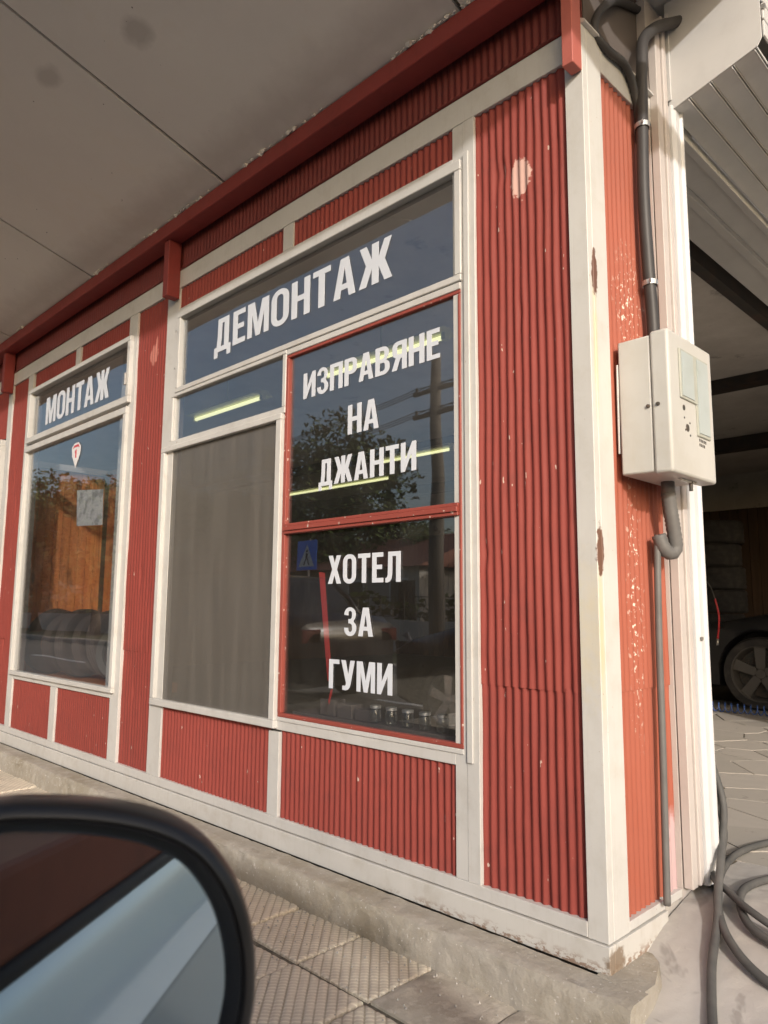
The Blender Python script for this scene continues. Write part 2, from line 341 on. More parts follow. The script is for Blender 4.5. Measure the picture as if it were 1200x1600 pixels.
def glass(name, f0=.06, tint=(.86, .88, .88), rough=.0, dust=.0, dustcol=(.4, .38, .35)):
    m = bpy.data.materials.new(name); m.use_nodes = True; n = m.node_tree.nodes; l = m.node_tree.links; n.clear()
    out = n.new('ShaderNodeOutputMaterial'); g = n.new('ShaderNodeNewGeometry')
    dot = n.new('ShaderNodeVectorMath'); dot.operation = 'DOT_PRODUCT'; l.new(g.outputs['Incoming'], dot.inputs[0]); l.new(g.outputs['Normal'], dot.inputs[1])
    def mt(op, a, b=None):
        t = n.new('ShaderNodeMath'); t.operation = op
        for i, v in enumerate((a, b)):
            if v is None: continue
            if isinstance(v, (int, float)): t.inputs[i].default_value = v
            else: l.new(v, t.inputs[i])
        return t.outputs[0]
    c = mt('ABSOLUTE', dot.outputs['Value']); p = mt('POWER', mt('SUBTRACT', 1, c), 5)
    fr = mt('ADD', f0, mt('MULTIPLY', p, 1-f0))
    gl = n.new('ShaderNodeBsdfGlossy'); gl.inputs['Roughness'].default_value = rough; gl.inputs['Color'].default_value = (1, 1, 1, 1)
    tr = n.new('ShaderNodeBsdfTransparent'); tr.inputs['Color'].default_value = rgba(tint)
    mx = n.new('ShaderNodeMixShader'); l.new(fr, mx.inputs[0]); l.new(tr.outputs[0], mx.inputs[1]); l.new(gl.outputs[0], mx.inputs[2])
    # very slight waviness of the pane
    tc = n.new('ShaderNodeTexCoord'); nz = n.new('ShaderNodeTexNoise'); nz.inputs['Scale'].default_value = 2.2; nz.inputs['Detail'].default_value = 1
    l.new(tc.outputs['Object'], nz.inputs['Vector']); bp = n.new('ShaderNodeBump'); bp.inputs['Strength'].default_value = .05; bp.inputs['Distance'].default_value = .02
    l.new(nz.outputs['Fac'], bp.inputs['Height']); l.new(bp.outputs[0], gl.inputs['Normal'])
    df = n.new('ShaderNodeBsdfDiffuse'); df.inputs['Color'].default_value = rgba(dustcol)
    n2 = n.new('ShaderNodeTexNoise'); n2.inputs['Scale'].default_value = 5; n2.inputs['Detail'].default_value = 6; l.new(tc.outputs['Object'], n2.inputs['Vector'])
    mp = n.new('ShaderNodeMapRange'); mp.inputs['From Min'].default_value = .3; mp.inputs['From Max'].default_value = .75
    mp.inputs['To Min'].default_value = dust*.4; mp.inputs['To Max'].default_value = dust*1.6; l.new(n2.outputs['Fac'], mp.inputs['Value'])
    m2 = n.new('ShaderNodeMixShader'); l.new(mp.outputs[0], m2.inputs[0]); l.new(mx.outputs[0], m2.inputs[1]); l.new(df.outputs[0], m2.inputs[2])
    l.new(m2.outputs[0], out.inputs[0]); return m
mglass = glass('window glass', .15, (.93, .94, .95), 0, .02)
mcglass = glass('tinted car glass', .06, (.62, .65, .65), 0, .01)
mclrg = glass('clear car glass', .05, (.9, .92, .92), 0, .005)
mclear = glass('drinking glass', .08, (.8, .82, .82), .02, .05)
mscreen = bpy.data.materials.new('insect mesh'); mscreen.use_nodes = True
def _screen():
    n = mscreen.node_tree.nodes; l = mscreen.node_tree.links; n.clear(); out = n.new('ShaderNodeOutputMaterial')
    tc = n.new('ShaderNodeTexCoord'); tr = n.new('ShaderNodeBsdfTransparent'); df = n.new('ShaderNodeBsdfDiffuse')
    nz = n.new('ShaderNodeTexNoise'); nz.inputs['Scale'].default_value = 3; nz.inputs['Detail'].default_value = 6
    mp0 = n.new('ShaderNodeMapping'); mp0.inputs['Scale'].default_value = (5, 1, .5); l.new(tc.outputs['Object'], mp0.inputs[0]); l.new(mp0.outputs[0], nz.inputs['Vector'])
    cr = n.new('ShaderNodeMix'); cr.data_type = 'RGBA'; cr.inputs[6].default_value = (.17, .155, .138, 1); cr.inputs[7].default_value = (.23, .21, .187, 1)
    l.new(nz.outputs['Fac'], cr.inputs[0]); l.new(cr.outputs[2], df.inputs['Color'])
    w = n.new('ShaderNodeTexWave'); w.inputs['Scale'].default_value = 45; w.bands_direction = 'X'; l.new(tc.outputs['Object'], w.inputs['Vector'])
    w2 = n.new('ShaderNodeTexWave'); w2.inputs['Scale'].default_value = 45; w2.bands_direction = 'Z'; l.new(tc.outputs['Object'], w2.inputs['Vector'])
    a = n.new('ShaderNodeMath'); a.operation = 'MAXIMUM'; l.new(w.outputs['Fac'], a.inputs[0]); l.new(w2.outputs['Fac'], a.inputs[1])
    mr = n.new('ShaderNodeMapRange'); mr.inputs['From Min'].default_value = .3; mr.inputs['From Max'].default_value = .7; mr.inputs['To Min'].default_value = .36; mr.inputs['To Max'].default_value = .50
    l.new(nz.outputs['Fac'], mr.inputs['Value'])
    mx = n.new('ShaderNodeMixShader'); l.new(mr.outputs[0], mx.inputs[0]); l.new(tr.outputs[0], mx.inputs[1]); l.new(df.outputs[0], mx.inputs[2]); l.new(mx.outputs[0], out.inputs[0])
_screen()
# plain node materials from here on
for k, v in list(globals().items()):
    if isinstance(v, Mat): globals()[k] = v.m

# ================================================================== GROUND
ZG, ZR, ZF = .03, -.10, .22            # pavement, road, garage floor levels
def struct(o): o['kind'] = 'structure'; return o
g = MB(); g.box((-400, -8.2, ZR-.3), (400, -1.45, ZR)); struct(g.build('road', masph))
g = MB(); g.box((-400, -400, ZR-.35), (400, -8.6, ZR-.02)); struct(g.build('verge', msoil))
g = MB(); g.box((-400, 8.75, ZR-.35), (400, 400, ZR+.1)); g.box((-400, -.1, ZR-.35), (-9.2, 8.75, ZR+.1)); g.box((7.0, -.5, ZR-.35), (400, 8.75, ZR+.1)); struct(g.build('ground', msoil))
g = MB(); g.box((-400, -8.6, ZR-.3), (400, -8.2, ZR+.13)); struct(g.build('far_kerb', mcon, bevel=.02))
for k in range(10):
    x0 = -7.6+k*1.0
    o = box((x0+.006, -1.45, ZR-.2), (x0+.994, -1.31, ZG+.012)).build('kerb_stone', mcon, bevel=.015)
    struct(o)
# road centre dashes
g = MB()
for k in range(-14, 8): g.box((k*6, -5.05, ZR-.01), (k*6+3, -4.93, ZR+.004))
struct(g.build('road_marking', msignw))
# pavement bed with individual tiles
pav = struct(box((-8.2, -1.31, ZG-.25), (2.6, -.02, ZG-.012)).build('pavement', mgrout))
def tile_mesh(kind, seed):
    """one 0.3 m tile: diagonal grooves both ways (kind 0), worn plain (kind 1)"""
    rnd = random.Random(seed); N = 48 if kind == 0 else 14; h = .1488
    vs = []; fs = []
    for i in range(N+1):
        for j in range(N+1):
            x = -h+2*h*i/N; y = -h+2*h*j/N; a = (x+y)/.040; b = (x-y)/.0235
            z = 0
            if kind == 0:
                da = abs(a-round(a))*.040/1.414; db = abs(b-round(b))*.0235/1.414
                z -= .005*max(0, 1-da/.0042); z -= .0016*max(0, 1-db/.0032)
            e = min(h-abs(x), h-abs(y)); z -= .004*max(0, 1-e/.007)
            z += .0022*noise.noise(Vector((x*14+seed*3, y*14, 0)))+(.003*noise.noise(Vector((x*40+seed, y*40, 2))) if kind else 0)
            vs.append((x, y, z))
    for i in range(N):
        for j in range(N): fs.append((i*(N+1)+j, (i+1)*(N+1)+j, (i+1)*(N+1)+j+1, i*(N+1)+j+1))
    base = len(vs); ring = [i*(N+1) for i in range(N+1)]+[N*(N+1)+j for j in range(1, N+1)]+[i*(N+1)+N for i in range(N-1, -1, -1)]+[j for j in range(N-1, 0, -1)]
    for r in ring: vs.append((vs[r][0], vs[r][1], -.03))
    m = len(ring)
    for k in range(m): fs.append((ring[k], base+k, base+(k+1) % m, ring[(k+1) % m]))
    me = bpy.data.meshes.new('tile'); me.from_pydata(vs, [], fs); me.update(); me.materials.append(mtile if kind == 0 else mworn)
    for p in me.polygons: p.use_smooth = True
    me.set_sharp_from_angle(angle=R(50))
    return me
tg = [tile_mesh(0, 1), tile_mesh(0, 2)]; tp = [tile_mesh(1, s) for s in (3, 4)]
for i in range(-24, 9):
    for j in range(4):
        x = -.812+.155+.306*i; y = -.38+.155-.318*j+.318*.0
        if y < -1.28: continue
        x0 = x; plain = (x > -.40 and y > -.36) or (x > -.1 and y > -.7)
        me = random.choice(tp if plain else tg)
        o = bpy.data.objects.new('tile', me); COL.objects.link(o); o.parent = pav
        o.location = (x, y, ZG+random.uniform(-.003, .003)); o.rotation_euler = (random.uniform(-.01, .01), random.uniform(-.01, .01), random.uniform(-.012, .012)+(math.pi if random.random() < .5 else 0))
# small grit lying on the pavement
g = MB(); rnd = random.Random(3)
for k in range(420):
    x = rnd.uniform(-2.5, .3); y = -.09-abs(rnd.gauss(0, .22)) if rnd.random() < .8 else rnd.uniform(-1, -.1)
    r = rnd.uniform(.0015, .0055); c = Vector((x, y, ZG+.001+r*.4))
    vs = [c+r*Vector((math.cos(a)*rnd.uniform(.6, 1.2), math.sin(a)*rnd.uniform(.6, 1.2), -.5)) for a in (0, 1.5, 3.1, 4.6)]+[c+Vector((0, 0, r*.7))]
    g.add(vs, [(0, 1, 4), (1, 2, 4), (2, 3, 4), (3, 0, 4)])
tag(g.build('grit', mslab), 'loose grit scattered on the paving tiles along the kerb of the plinth', 'grit', kind='stuff')

# concrete ramp in front of the garage door, rising towards the door
def gz(x, y):
    t = min(max((y+.25)/.85, 0), 1); t = t*t*(3-2*t); base = ZG+.004+(ZF-ZG-.004)*t
    return base-.02*max(0, x-1.2)
def rough_sheet(name, m, x0, x1, y0, y1, dx, zf, parent=None):
    nx = int((x1-x0)/dx); ny = int((y1-y0)/dx); vs = []; fs = []
    for i in range(nx+1):
        for j in range(ny+1):
            x = x0+(x1-x0)*i/nx; y = y0+(y1-y0)*j/ny; vs.append((x, y, zf(x, y)))
    for i in range(nx):
        for j in range(ny): a = i*(ny+1)+j; fs.append((a, a+ny+1, a+ny+2, a+1))
    return MB().add(vs, fs).build(name, m, parent, smooth=True)
def rampz(x, y):
    z = gz(x, y)+.006*noise.noise(Vector((x*5, y*5, 0)))+.0022*noise.noise(Vector((x*28, y*28, 3)))
    # ragged crack and the broken edge by the plinth
    c = abs((y-.75)-.35*(x-.2)-.05*noise.noise(Vector((x*9, 0, 5)))); z -= .006*max(0, 1-c/.006)
    c = abs((x-.42)+.5*(y-.4)-.06*noise.noise(Vector((y*8, 3, 5)))); z -= .005*max(0, 1-c/.006)
    return z
ramp = struct(rough_sheet('ramp', mslab, .0, 7.0, -1.30, -.0, .035, lambda x, y: rampz(x, y)))
struct(rough_sheet('ramp', mslab, .0, 3.2, -.0, .9, .012, lambda x, y: rampz(x, y)))
# crazy paving inside the garage
def clip(poly, p, n):
    out = []
    for i in range(len(poly)):
        a, b = poly[i], poly[(i+1) % len(poly)]; da = (a-p).dot(n); db = (b-p).dot(n)
        if da <= 0: out.append(a)
        if da*db < 0: out.append(a+(b-a)*(da/(da-db)))
    return out
gf = struct(box((-9.05, .62, ZF-.35), (3.1, 8.6, ZF-.004)).build('garage_floor', mgrout))
rnd = random.Random(11); pts = []
for i in range(12):
    for j in range(19):
        pts.append(Vector((-2.65+i*.40+(j % 2)*.2+rnd.uniform(-.15, .15), .98+j*.24+rnd.uniform(-.09, .09))))
ns = 0
for i, p in enumerate(pts):
    poly = [Vector((-3, .9)), Vector((3.1, .9)), Vector((3.1, 5.6)), Vector((-3, 5.6))]
    for j, q in enumerate(pts):
        if j != i and (q-p).length < 1.4: poly = clip(poly, (p+q)/2, (q-p).normalized())
        if len(poly) < 3: break
    if len(poly) < 3: continue
    c = sum(poly, Vector((0, 0)))/len(poly)
    poly = [a-(a-c).normalized()*rnd.uniform(.003, .009) for a in poly]
    z = ZF+rnd.uniform(-.0012, .0012); t1, t2 = rnd.uniform(-.002, .002), rnd.uniform(-.002, .002)
    MB().prism([(a.x, a.y, z-.03+t1*(a.x-c.x)+t2*(a.y-c.y)) for a in poly], (0, 0, .03)).build('stone', mstone, gf)

# plinth: rough concrete kerb under the front wall
pl = []
def plinth():
    vs = []; fs = []; nx = 700; x0, x1 = -9.2, .112
    prof = [(-.02, .137), (-.06, .137), (-.100, .136), (-.112, .130), (-.117, .112), (-.12, .08), (-.123, .03), (-.126, -.06)]
    prof2 = []
    for a, b in zip(prof[:-1], prof[1:]): prof2 += [a, ((a[0]+b[0])/2, (a[1]+b[1])/2)]
    prof2.append(prof[-1]); m = len(prof2)
    for i in range(nx+1):
        x = x0+(x1-x0)*i/nx
        for k, (y, z) in enumerate(prof2):
            n1 = noise.noise(Vector((x*4, k*.25, 0))); n2 = noise.noise(Vector((x*17, k*.7, 4))); n3 = noise.noise(Vector((x*45, k*1.3, 9)))
            e = 1 if 2 < k < 13 else .35
            vs.append((x, y+e*(.004*n1+.005*n2+.003*n3)-(0 if k < 3 else .0), z+e*(.003*n1+.0045*n2+.003*n3) if k < m-1 else z))
    # broken return round the corner
    for i in range(nx):
        for k in range(m-1): a = i*m+k; fs.append((a, a+m, a+m+1, a+1))
    e0 = nx*m; fs.append(tuple(e0+k for k in range(m)))
    b = len(vs)
    return MB().add(vs, fs)
pm = plinth()
# corner nose of the plinth, running back beside the side wall
poly = [(-.03, -.03), (.104, -.03), (.102, .03), (.085, .10), (.055, .16), (.02, .20), (-.03, .2)]
top = []; nn = len(poly)
g2 = MB()
K = 5
for k in range(K):
    z = [-.05, .04, .10, .132, .137][k]; s_ = [1.06, 1.03, 1.0, .99, .97][k]
    for (x, y) in poly:
        n1 = noise.noise(Vector((x*15, y*15, k*.6))); g2.v.append(Vector((.02+(x-.02)*s_+.008*n1, .02+(y-.02)*s_+.008*n1, z+.004*n1)))
for k in range(K-1):
    for i in range(nn): g2.f.append((k*nn+i, k*nn+(i+1) % nn, (k+1)*nn+(i+1) % nn, (k+1)*nn+i))
g2.f.append(tuple((K-1)*nn+i for i in range(nn)))

# ================================================================== BUILDING
B = thing('workshop_building', 'low tyre workshop clad in red corrugated sheet with white painted trim and lettered windows', 'building')
pm.add(g2.v, g2.f)
pm.build('plinth', mcon, B, smooth=True, angle=45)
PITCH = .0294; AMP = .0038
def ribs(name, u0, u1, z0, z1, m=mred, axis='x', off=.012, dent=1.0, parent=B, seed=0, flip=0):
    """corrugated sheet; ribs are real geometry with hand-knocked dents"""
    nu = max(2, int((u1-u0)/PITCH*8)); nz = max(2, int((z1-z0)/.05)); g = MB(); A_ = AMP if (axis != 'x' or u1 > -2.45) else AMP*.45
    for j in range(nz+1):
        z = z0+(z1-z0)*j/nz
        for i in range(nu+1):
            u = u0+(u1-u0)*i/nu
            w = .0022*noise.noise(Vector((u*9+seed, z*3.1, 1)))*dent
            d = A_*math.cos(2*math.pi*(u+w)/PITCH)
            d += dent*(.0016*noise.noise(Vector((u*26+seed, z*8, 2)))+.0024*noise.noise(Vector((u*5+seed, z*2, 7))))
            k = noise.noise(Vector((u*14+seed, z*7, 11)))
            if k > .45: d -= dent*(k-.45)*.016
            g.v.append(Vector((u, off-d, z)) if axis == 'x' else Vector((-off+d, u, z)))
    for j in range(nz):
        for i in range(nu):
            a = j*(nu+1)+i; g.f.append((a, a+1, a+nu+2, a+nu+1))
    return g.build(name, m, parent, smooth=True)
def trim(name, x0, x1, z0, z1, y0=0., y1=.028, m=mwhite, parent=B, bev=.0015): return box((x0, y0, z0), (x1, y1, z1)).build(name, m, parent, bevel=bev)

# tall panels
for (a, b, s_) in ((-.416, -.059, 1), (-2.85, -2.50, 2), (-4.876, -4.55, 3)):
    ribs('corrugated_sheet', a, b, .84, 2.752, seed=s_, dent=1.7); ribs('corrugated_sheet', a, b, .248, .848, off=.0165, seed=s_+9, dent=1.7)
ribs('corrugated_sheet', -1.413, -.507, 2.633, 2.752, seed=4); ribs('corrugated_sheet', -2.38, -1.482, 2.633, 2.752, seed=5)
ribs('corrugated_sheet', -3.638, -2.92, 2.633, 2.752, seed=6); ribs('corrugated_sheet', -4.44, -3.709, 2.633, 2.752, seed=7)
ribs('corrugated_sheet', -1.427, -.509, .248, .583, seed=8); ribs('corrugated_sheet', -2.412, -1.493, .248, .583, seed=9)
ribs('corrugated_sheet', -3.696, -2.97, .248, .576, seed=10); ribs('corrugated_sheet', -4.5, -3.779, .248, .576, seed=11)
ribs('corrugated_sheet', -6.96, -4.95, 2.36, 2.752, seed=12); ribs('corrugated_sheet', -6.96, -5.06, .248, .576, seed=13)
ribs('corrugated_sheet', -9.0, -7.05, .248, 2.752, seed=14)
# side wall
ribs('corrugated_sheet', .107, .458, .84, 2.752, mside, 'y', seed=20, dent=.7); ribs('corrugated_sheet', .107, .458, .236, .848, mside, 'y', off=.0165, seed=21, dent=.7)
# frieze under the canopy, its shade put into the sheet colour
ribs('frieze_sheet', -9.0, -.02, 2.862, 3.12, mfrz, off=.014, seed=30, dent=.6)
# white posts
for (a, b) in ((-.511, -.463), (-2.504, -2.378), (-2.95, -2.846), (-4.554, -4.46), (-4.96, -4.872), (-7.05, -6.96)): trim('post', a, b, .25, 2.75)
trim('post', -.462, -.414, .25, 2.75, -.002, .028)
trim('cover_strip', -.4575, -.4355, .60, 2.63, -.010, -.0025)
for (a, b) in ((-1.484, -1.411), (-3.711, -3.636)): trim('short_post', a, b, 2.635, 2.75)
for (a, b) in ((-1.495, -1.425), (-3.781, -3.694)): trim('short_post', a, b, .25, .576)
trim('corner_post', -.061, 0, .209, 2.86, 0, .028, mpost); box((-.030, .0285, .209), (-.0, .1138, 2.86)).build('corner_post', mpost, B, bevel=.0015)
trim('top_rail', -9.0, -.0615, 2.7505, 2.848, -.001, .028); trim('bottom_rail', -9.0, -.0615, .2105, .2495, -.001, .028)
trim('rail', -2.3775, -.5115, 2.585, 2.6345); trim('rail', -4.4595, -2.9505, 2.625, 2.6345)
trim('rail', -2.4, -.5115, .585, .62, 0, .028); trim('rail', -4.4595, -2.9505, .577, .605)
box((-.028, .1143, 2.7505), (0, .60, 2.848)).build('top_rail', mwhite, B, bevel=.0015)
box((-.028, .1143, .2105), (0, .33, .2355)).build('bottom_rail', mwhite, B, bevel=.0015)
box((-.027, .345, .2135), (-.001, .452, .2365)).build('bottom_rail', mwhite, B, bevel=.0015)
box((-9.0, -.006, .134), (.0045, .022, .206)).build('base_board', mbase, B, bevel=.002)
MB().prism([(.0045, .023, .134), (.0045, .023, .206), (.0045, .34, .206), (.0045, .34, .12)], (-.028, 0, 0)).build('base_board', mbase, B, bevel=.002)
box((-.05, .341, -.1), (-.006, .56, .212)).build('sill_block', mslab, B, bevel=.004)
# lip over the rail, beam and brackets
MB().prism([(-9, -.012, 2.850), (-9, .014, 2.862), (-9, .014, 2.85)], (8.96, 0, 0)).build('drip_lip', mredd, B)
MB().prism([(.0, -.004, 2.866), (.014, -.004, 2.856), (.014, .0, 2.85), (-.02, .0, 2.85), (-.02, -.004, 2.87)], (0, .56, -.0)).build('drip_lip', mwhite, B)
box((-9.0, -.1, 3.0), (-.04, -.002, 3.075)).build('eave_beam', mredd, B, bevel=.003)
for x in (-.036, -2.43, -4.92, -7.35):
    m_ = mbrack if x > -1 else mredd
    box((x, -.056 if x > -1 else -.075, 2.69), (x+.037 if x > -1 else x+.05, -.0025, 2.998)).build('bracket', m_, B, bevel=.002)
box((-.036, -.1, 2.9985), (.001, -.0025, 3.12)).build('bracket', mbrack, B, bevel=.002)
box((-.07, .02, 2.87), (-.04, .62, 3.3)).build('side_frieze', mredd, B)
# backing (inner leaf), with openings behind the windows
for (a, b, c, d) in ((-9, -.04, -.1, .6), (-9, -.04, 2.6, 3.25), (-.49, -.04, .6, 2.6), (-2.95, -2.42, .6, 2.6), (-5.08, -4.47, .6, 2.6), (-9, -6.95, .6, 2.6)):
    box((a, .03, c), (b, .075, d)).build('inner_leaf', mback, B)
box((-.075, .08, -.1), (-.035, .4585, 3.25)).build('inner_leaf', mback, B); box((-.075, .459, -.1), (-.004, .60, 3.24)).build('jamb_core', mbeige, B)
# rest of the shell
box((-9.1, .08, -.1), (-9.0, 8.7, 3.25)).build('wall', mdwood, B)
box((-9.0, 8.6, -.1), (3.1, 8.7, 3.25)).build('wall', mplast, B)
box((3.0, 8.0, -.1), (3.1, 8.6, 3.25)).build('wall', mhouse, B)  # unseen gap up to this wall, added to let daylight into the garage
box((0.0, 3.9, -.1), (3.1, 4.0, 3.25)).build('wall', mhouse, B)
box((-9.1, .076, 2.94), (-.08, 8.6, 3.04)).build('ceiling', mplast, B); box((-.079, 4.0, 2.94), (3.0, 8.6, 3.04)).build('ceiling', mplast, B)
box((-9.1, -.10, 3.26), (.50, 8.7, 3.40)).build('roof_slab', mcan, B)
box((.95, 3.9, 3.26), (3.1, 8.7, 3.40)).build('roof_slab', mcan, B)
for (y, z0) in ((4.15, 2.86), (6.3, 2.8)): box((-8.9, y, z0), (2.9, y+.16, 2.938)).build('ceiling_beam', mbeam, B)
box((-.42, .6, 2.82), (-.36, 3.9, 2.938)).build('lintel', mbeam, B)
# boards on the back wall
for k in range(80):
    x = -8.98+k*.125
    box((x, 8.565, ZF), (x+.118, 8.595, 2.45+.004*random.random())).build('board', mdwood, B)
# wood lined alcove seen through the left window
for k in range(11):
    y = .085+k*.067
    box((-5.03, y, ZF), (-5.00-.003*random.random(), y+.063, 2.16)).build('board', mwood, B)
box((-5.06, .08, 2.162), (-4.95, .82, 2.21)).build('cap_rail', mbeige, B)
for k in range(9):
    x = -4.99+k*.085
    box((x, .81, ZF), (x+.080, .84, 2.16)).build('board', mwood if k % 3 else mdwood, B)
box((-5.06, .825, 2.162), (-4.22, .88, 2.21)).build('cap_rail', mbeige, B)
box((-3.36, .16, ZF), (-3.30, .20, 2.9)).build('inner_post', mwhite, B)

# ------------------------------------------------------------------ lettering
def arc(cx, cy, rx, ry, a0, a1, n=8): return [(cx+rx*math.cos(R(a0+(a1-a0)*k/n)), cy+ry*math.sin(R(a0+(a1-a0)*k/n))) for k in range(n+1)]
s = .165
def rr(x0, x1, y0, y1, r, ry=None, n=6):
    ry = ry or r
    return arc(x1-r, y0+ry, r, ry, -90, 0, n)+arc(x1-r, y1-ry, r, ry, 0, 90, n)+arc(x0+r, y1-ry, r, ry, 90, 180, n)+arc(x0+r, y0+ry, r, ry, 180, 270, n)
def mirr(lst, w): return [[(w-x, y) for x, y in l][::-1] for l in lst]
Pg = [[(0, 0), (s, 0), (s, .40)]+arc(.30, .58, .20, .18, -90, 0)+arc(.30, .80, .20, .20, 0, 90)+[(0, 1)], [(s, .54)]+arc(.27, .61, .07, .07, -90, 0, 4)+arc(.27, .79, .07, .07, 0, 90, 4)+[(s, .86)]]
G = {
 'Н': (.53, [[(0,0),(s,0),(s,.43),(.53-s,.43),(.53-s,0),(.53,0),(.53,1),(.53-s,1),(.53-s,.58),(s,.58),(s,1),(0,1)]]),
 'И': (.55, [[(0,0),(.14,0),(.55-s,.60),(.55-s,0),(.55,0),(.55,1),(.41,1),(s,.40),(s,1),(0,1)]]),
 'Г': (.42, [[(0,0),(s,0),(s,.85),(.42,.85),(.42,1),(0,1)]]),
 'П': (.53, [[(0,0),(s,0),(s,.85),(.53-s,.85),(.53-s,0),(.53,0),(.53,1),(0,1)]]),
 'Т': (.48, [[(.157,0),(.323,0),(.323,.85),(.48,.85),(.48,1),(0,1),(0,.85),(.157,.85)]]),
 'Е': (.43, [[(0,0),(.43,0),(.43,.15),(s,.15),(s,.44),(.38,.44),(.38,.59),(s,.59),(s,.85),(.42,.85),(.42,1),(0,1)]]),
 'Л': (.56, [[(.56-s,0),(.56,0),(.56,1),(.10,1),(.09,.30),(.075,.19),(.04,.145),(0,.14),(0,-.005),(.08,-.01),(.16,.02),(.22,.10),(.245,.24),(.255,.85),(.56-s,.85)]]),
 'Д': (.60, [[(0,-.17),(.13,-.17),(.13,0),(.47,0),(.47,-.17),(.60,-.17),(.60,.15),(.53,.15),(.53,1),(.13,1),(.12,.45),(.09,.15),(0,.15)], [(.24,.15),(.53-s,.15),(.53-s,.85),(.28,.85),(.27,.40)]]),
 'А': (.56, [[(0,0),(.165,0),(.195,.20),(.365,.20),(.395,0),(.56,0),(.385,1),(.175,1)], [(.218,.34),(.342,.34),(.28,.78)]]),
 'М': (.70, [[(0,0),(.15,0),(.15,.68),(.28,0),(.42,0),(.55,.68),(.55,0),(.70,0),(.70,1),(.48,1),(.35,.36),(.22,1),(0,1)]]),
 'Ж': (.78, [[(0,0),(.175,0),(.31,.40),(.31,0),(.47,0),(.47,.40),(.605,0),(.78,0),(.61,.52),(.765,1),(.60,1),(.47,.62),(.47,1),(.31,1),(.31,.62),(.18,1),(.015,1),(.17,.52)]]),
 'Х': (.56, [[(0,0),(.18,0),(.28,.31),(.38,0),(.56,0),(.38,.51),(.545,1),(.37,1),(.28,.71),(.19,1),(.015,1),(.18,.51)]]),
 'У': (.54, [[(0,1),(.175,1),(.285,.50),(.37,1),(.54,1),(.385,.22),(.35,.10),(.28,.02),(.18,-.01),(.06,0),(.06,.14),(.14,.135),(.19,.16),(.205,.24)]]),
 'О': (.54, [rr(0, .54, -.01, 1.01, .25, .27), rr(s, .54-s, .14, .86, .09, .11)[::-1]]),
 'Р': (.50, Pg),
 'В': (.53, [[(0,0)]+arc(.30, .22, .23, .22, -90, 0)+arc(.30, .32, .23, .20, 0, 60, 4)+arc(.29, .76, .22, .24, -50, 90, 9)+[(0,1)], [(s,.14)]+arc(.28, .23, .08, .09, -90, 0, 4)+arc(.28, .35, .08, .08, 0, 90, 4)+[(s,.43)], [(s,.57)]+arc(.27, .65, .07, .08, -90, 0, 4)+arc(.27, .79, .07, .07, 0, 90, 4)+[(s,.86)]]),
 'З': (.48, [arc(.24, .24, .24, .25, 180, 360, 10)[0:]+arc(.24, .32, .24, .18, 0, 45, 3)+[(.37, .52)]+arc(.23, .74, .23, .27, -25, 90, 7)+arc(.23, .74, .23, .27, 90, 180, 6)+[(.16,.72)]+arc(.235, .80, .075, .08, 180, 0, 8)+arc(.23, .68, .08, .09, 0, -90, 3)+[(.17,.59),(.17,.44),(.23,.44)]+arc(.235, .33, .085, .10, 80, 0, 3)+arc(.24, .22, .08, .085, 0, -180, 8)+[(.16,.28),(0,.28)]]),
}
G['Я'] = (.52, mirr([[(0,0),(s,0),(s,.40),(.22,.40),(.36,0),(.53,0),(.385,.44)]+arc(.31, .62, .20, .20, -55, 0, 4)+arc(.31, .80, .20, .20, 0, 90)+[(0,1)], [(s,.54)]+arc(.28, .61, .06, .07, -90, 0, 4)+arc(.28, .79, .06, .07, 0, 90, 4)+[(s,.86)]], .53))
def word(txt, x0, x1, z0, z1, parent, y=.0085):
    gap = .085; tot = sum(G[c][0] for c in txt)+gap*(len(txt)-1); k = (x1-x0)/tot; h = z1-z0; u = 0
    for c in txt:
        w, loops = G[c]
        L = [[(x0+(u+px)*k, y, z0+pz*h) for px, pz in l] for l in loops]
        MB().prism(L[0], (0, .0012, 0), L[1:]).build('letter', mlet, parent); u += w+gap

# ------------------------------------------------------------------ windows
def pane(x0, x1, z0, z1, parent, y=.010, tilt=0):
    o = MB().box((x0, y, z0), (x1, y+.004, z1)).build('glass_pane', mglass, parent)
    return o
def frame(x0, x1, z0, z1, t, parent, y0=-.012, y1=.022, m=mwhite, name='frame_rail', tb=None, tt=None):
    """four frame members round the glass (outer rectangle given)"""
    tb = tb or t; tt = tt or t
    for (a, b, c, d) in ((x0, x1, z1-tt, z1), (x0, x1, z0, z0+tb)): box((a, y0, c), (b, y1, d)).build(name, m, parent, bevel=.0025)
    for (a, b) in ((x0, x0+t), (x1-t, x1)): box((a, y0+.0008, z0+tb+.0004), (b, y1, z1-tt-.0004)).build(name, m, parent, bevel=.0025)
def win(label): 
    o = bpy.data.objects.new('window', None); COL.objects.link(o); o.parent = B; o['label'] = label; return o
w2t = win('wide transom window with the word ДЕМОНТАЖ')
frame(-2.374, -.468, 2.172, 2.612, .028, w2t, tb=.024, tt=.036); pane(-2.36, -.48, 2.18, 2.59, w2t)
word('ДЕМОНТАЖ', -2.035, -.812, 2.305, 2.471, w2t)
w2s = win('small clear pane above the mesh screen')
frame(-2.412, -1.430, 1.893, 2.171, .024, w2s, tb=.028, tt=.018, y0=-.009); pane(-2.40, -1.45, 1.90, 2.165, w2s)
w2m = win('window behind a grey insect mesh')
frame(-2.470, -1.440, .590, 1.892, .036, w2m, y0=-.020, y1=.02, tb=.032, tt=.026); pane(-2.45, -1.46, .60, 1.88, w2m)
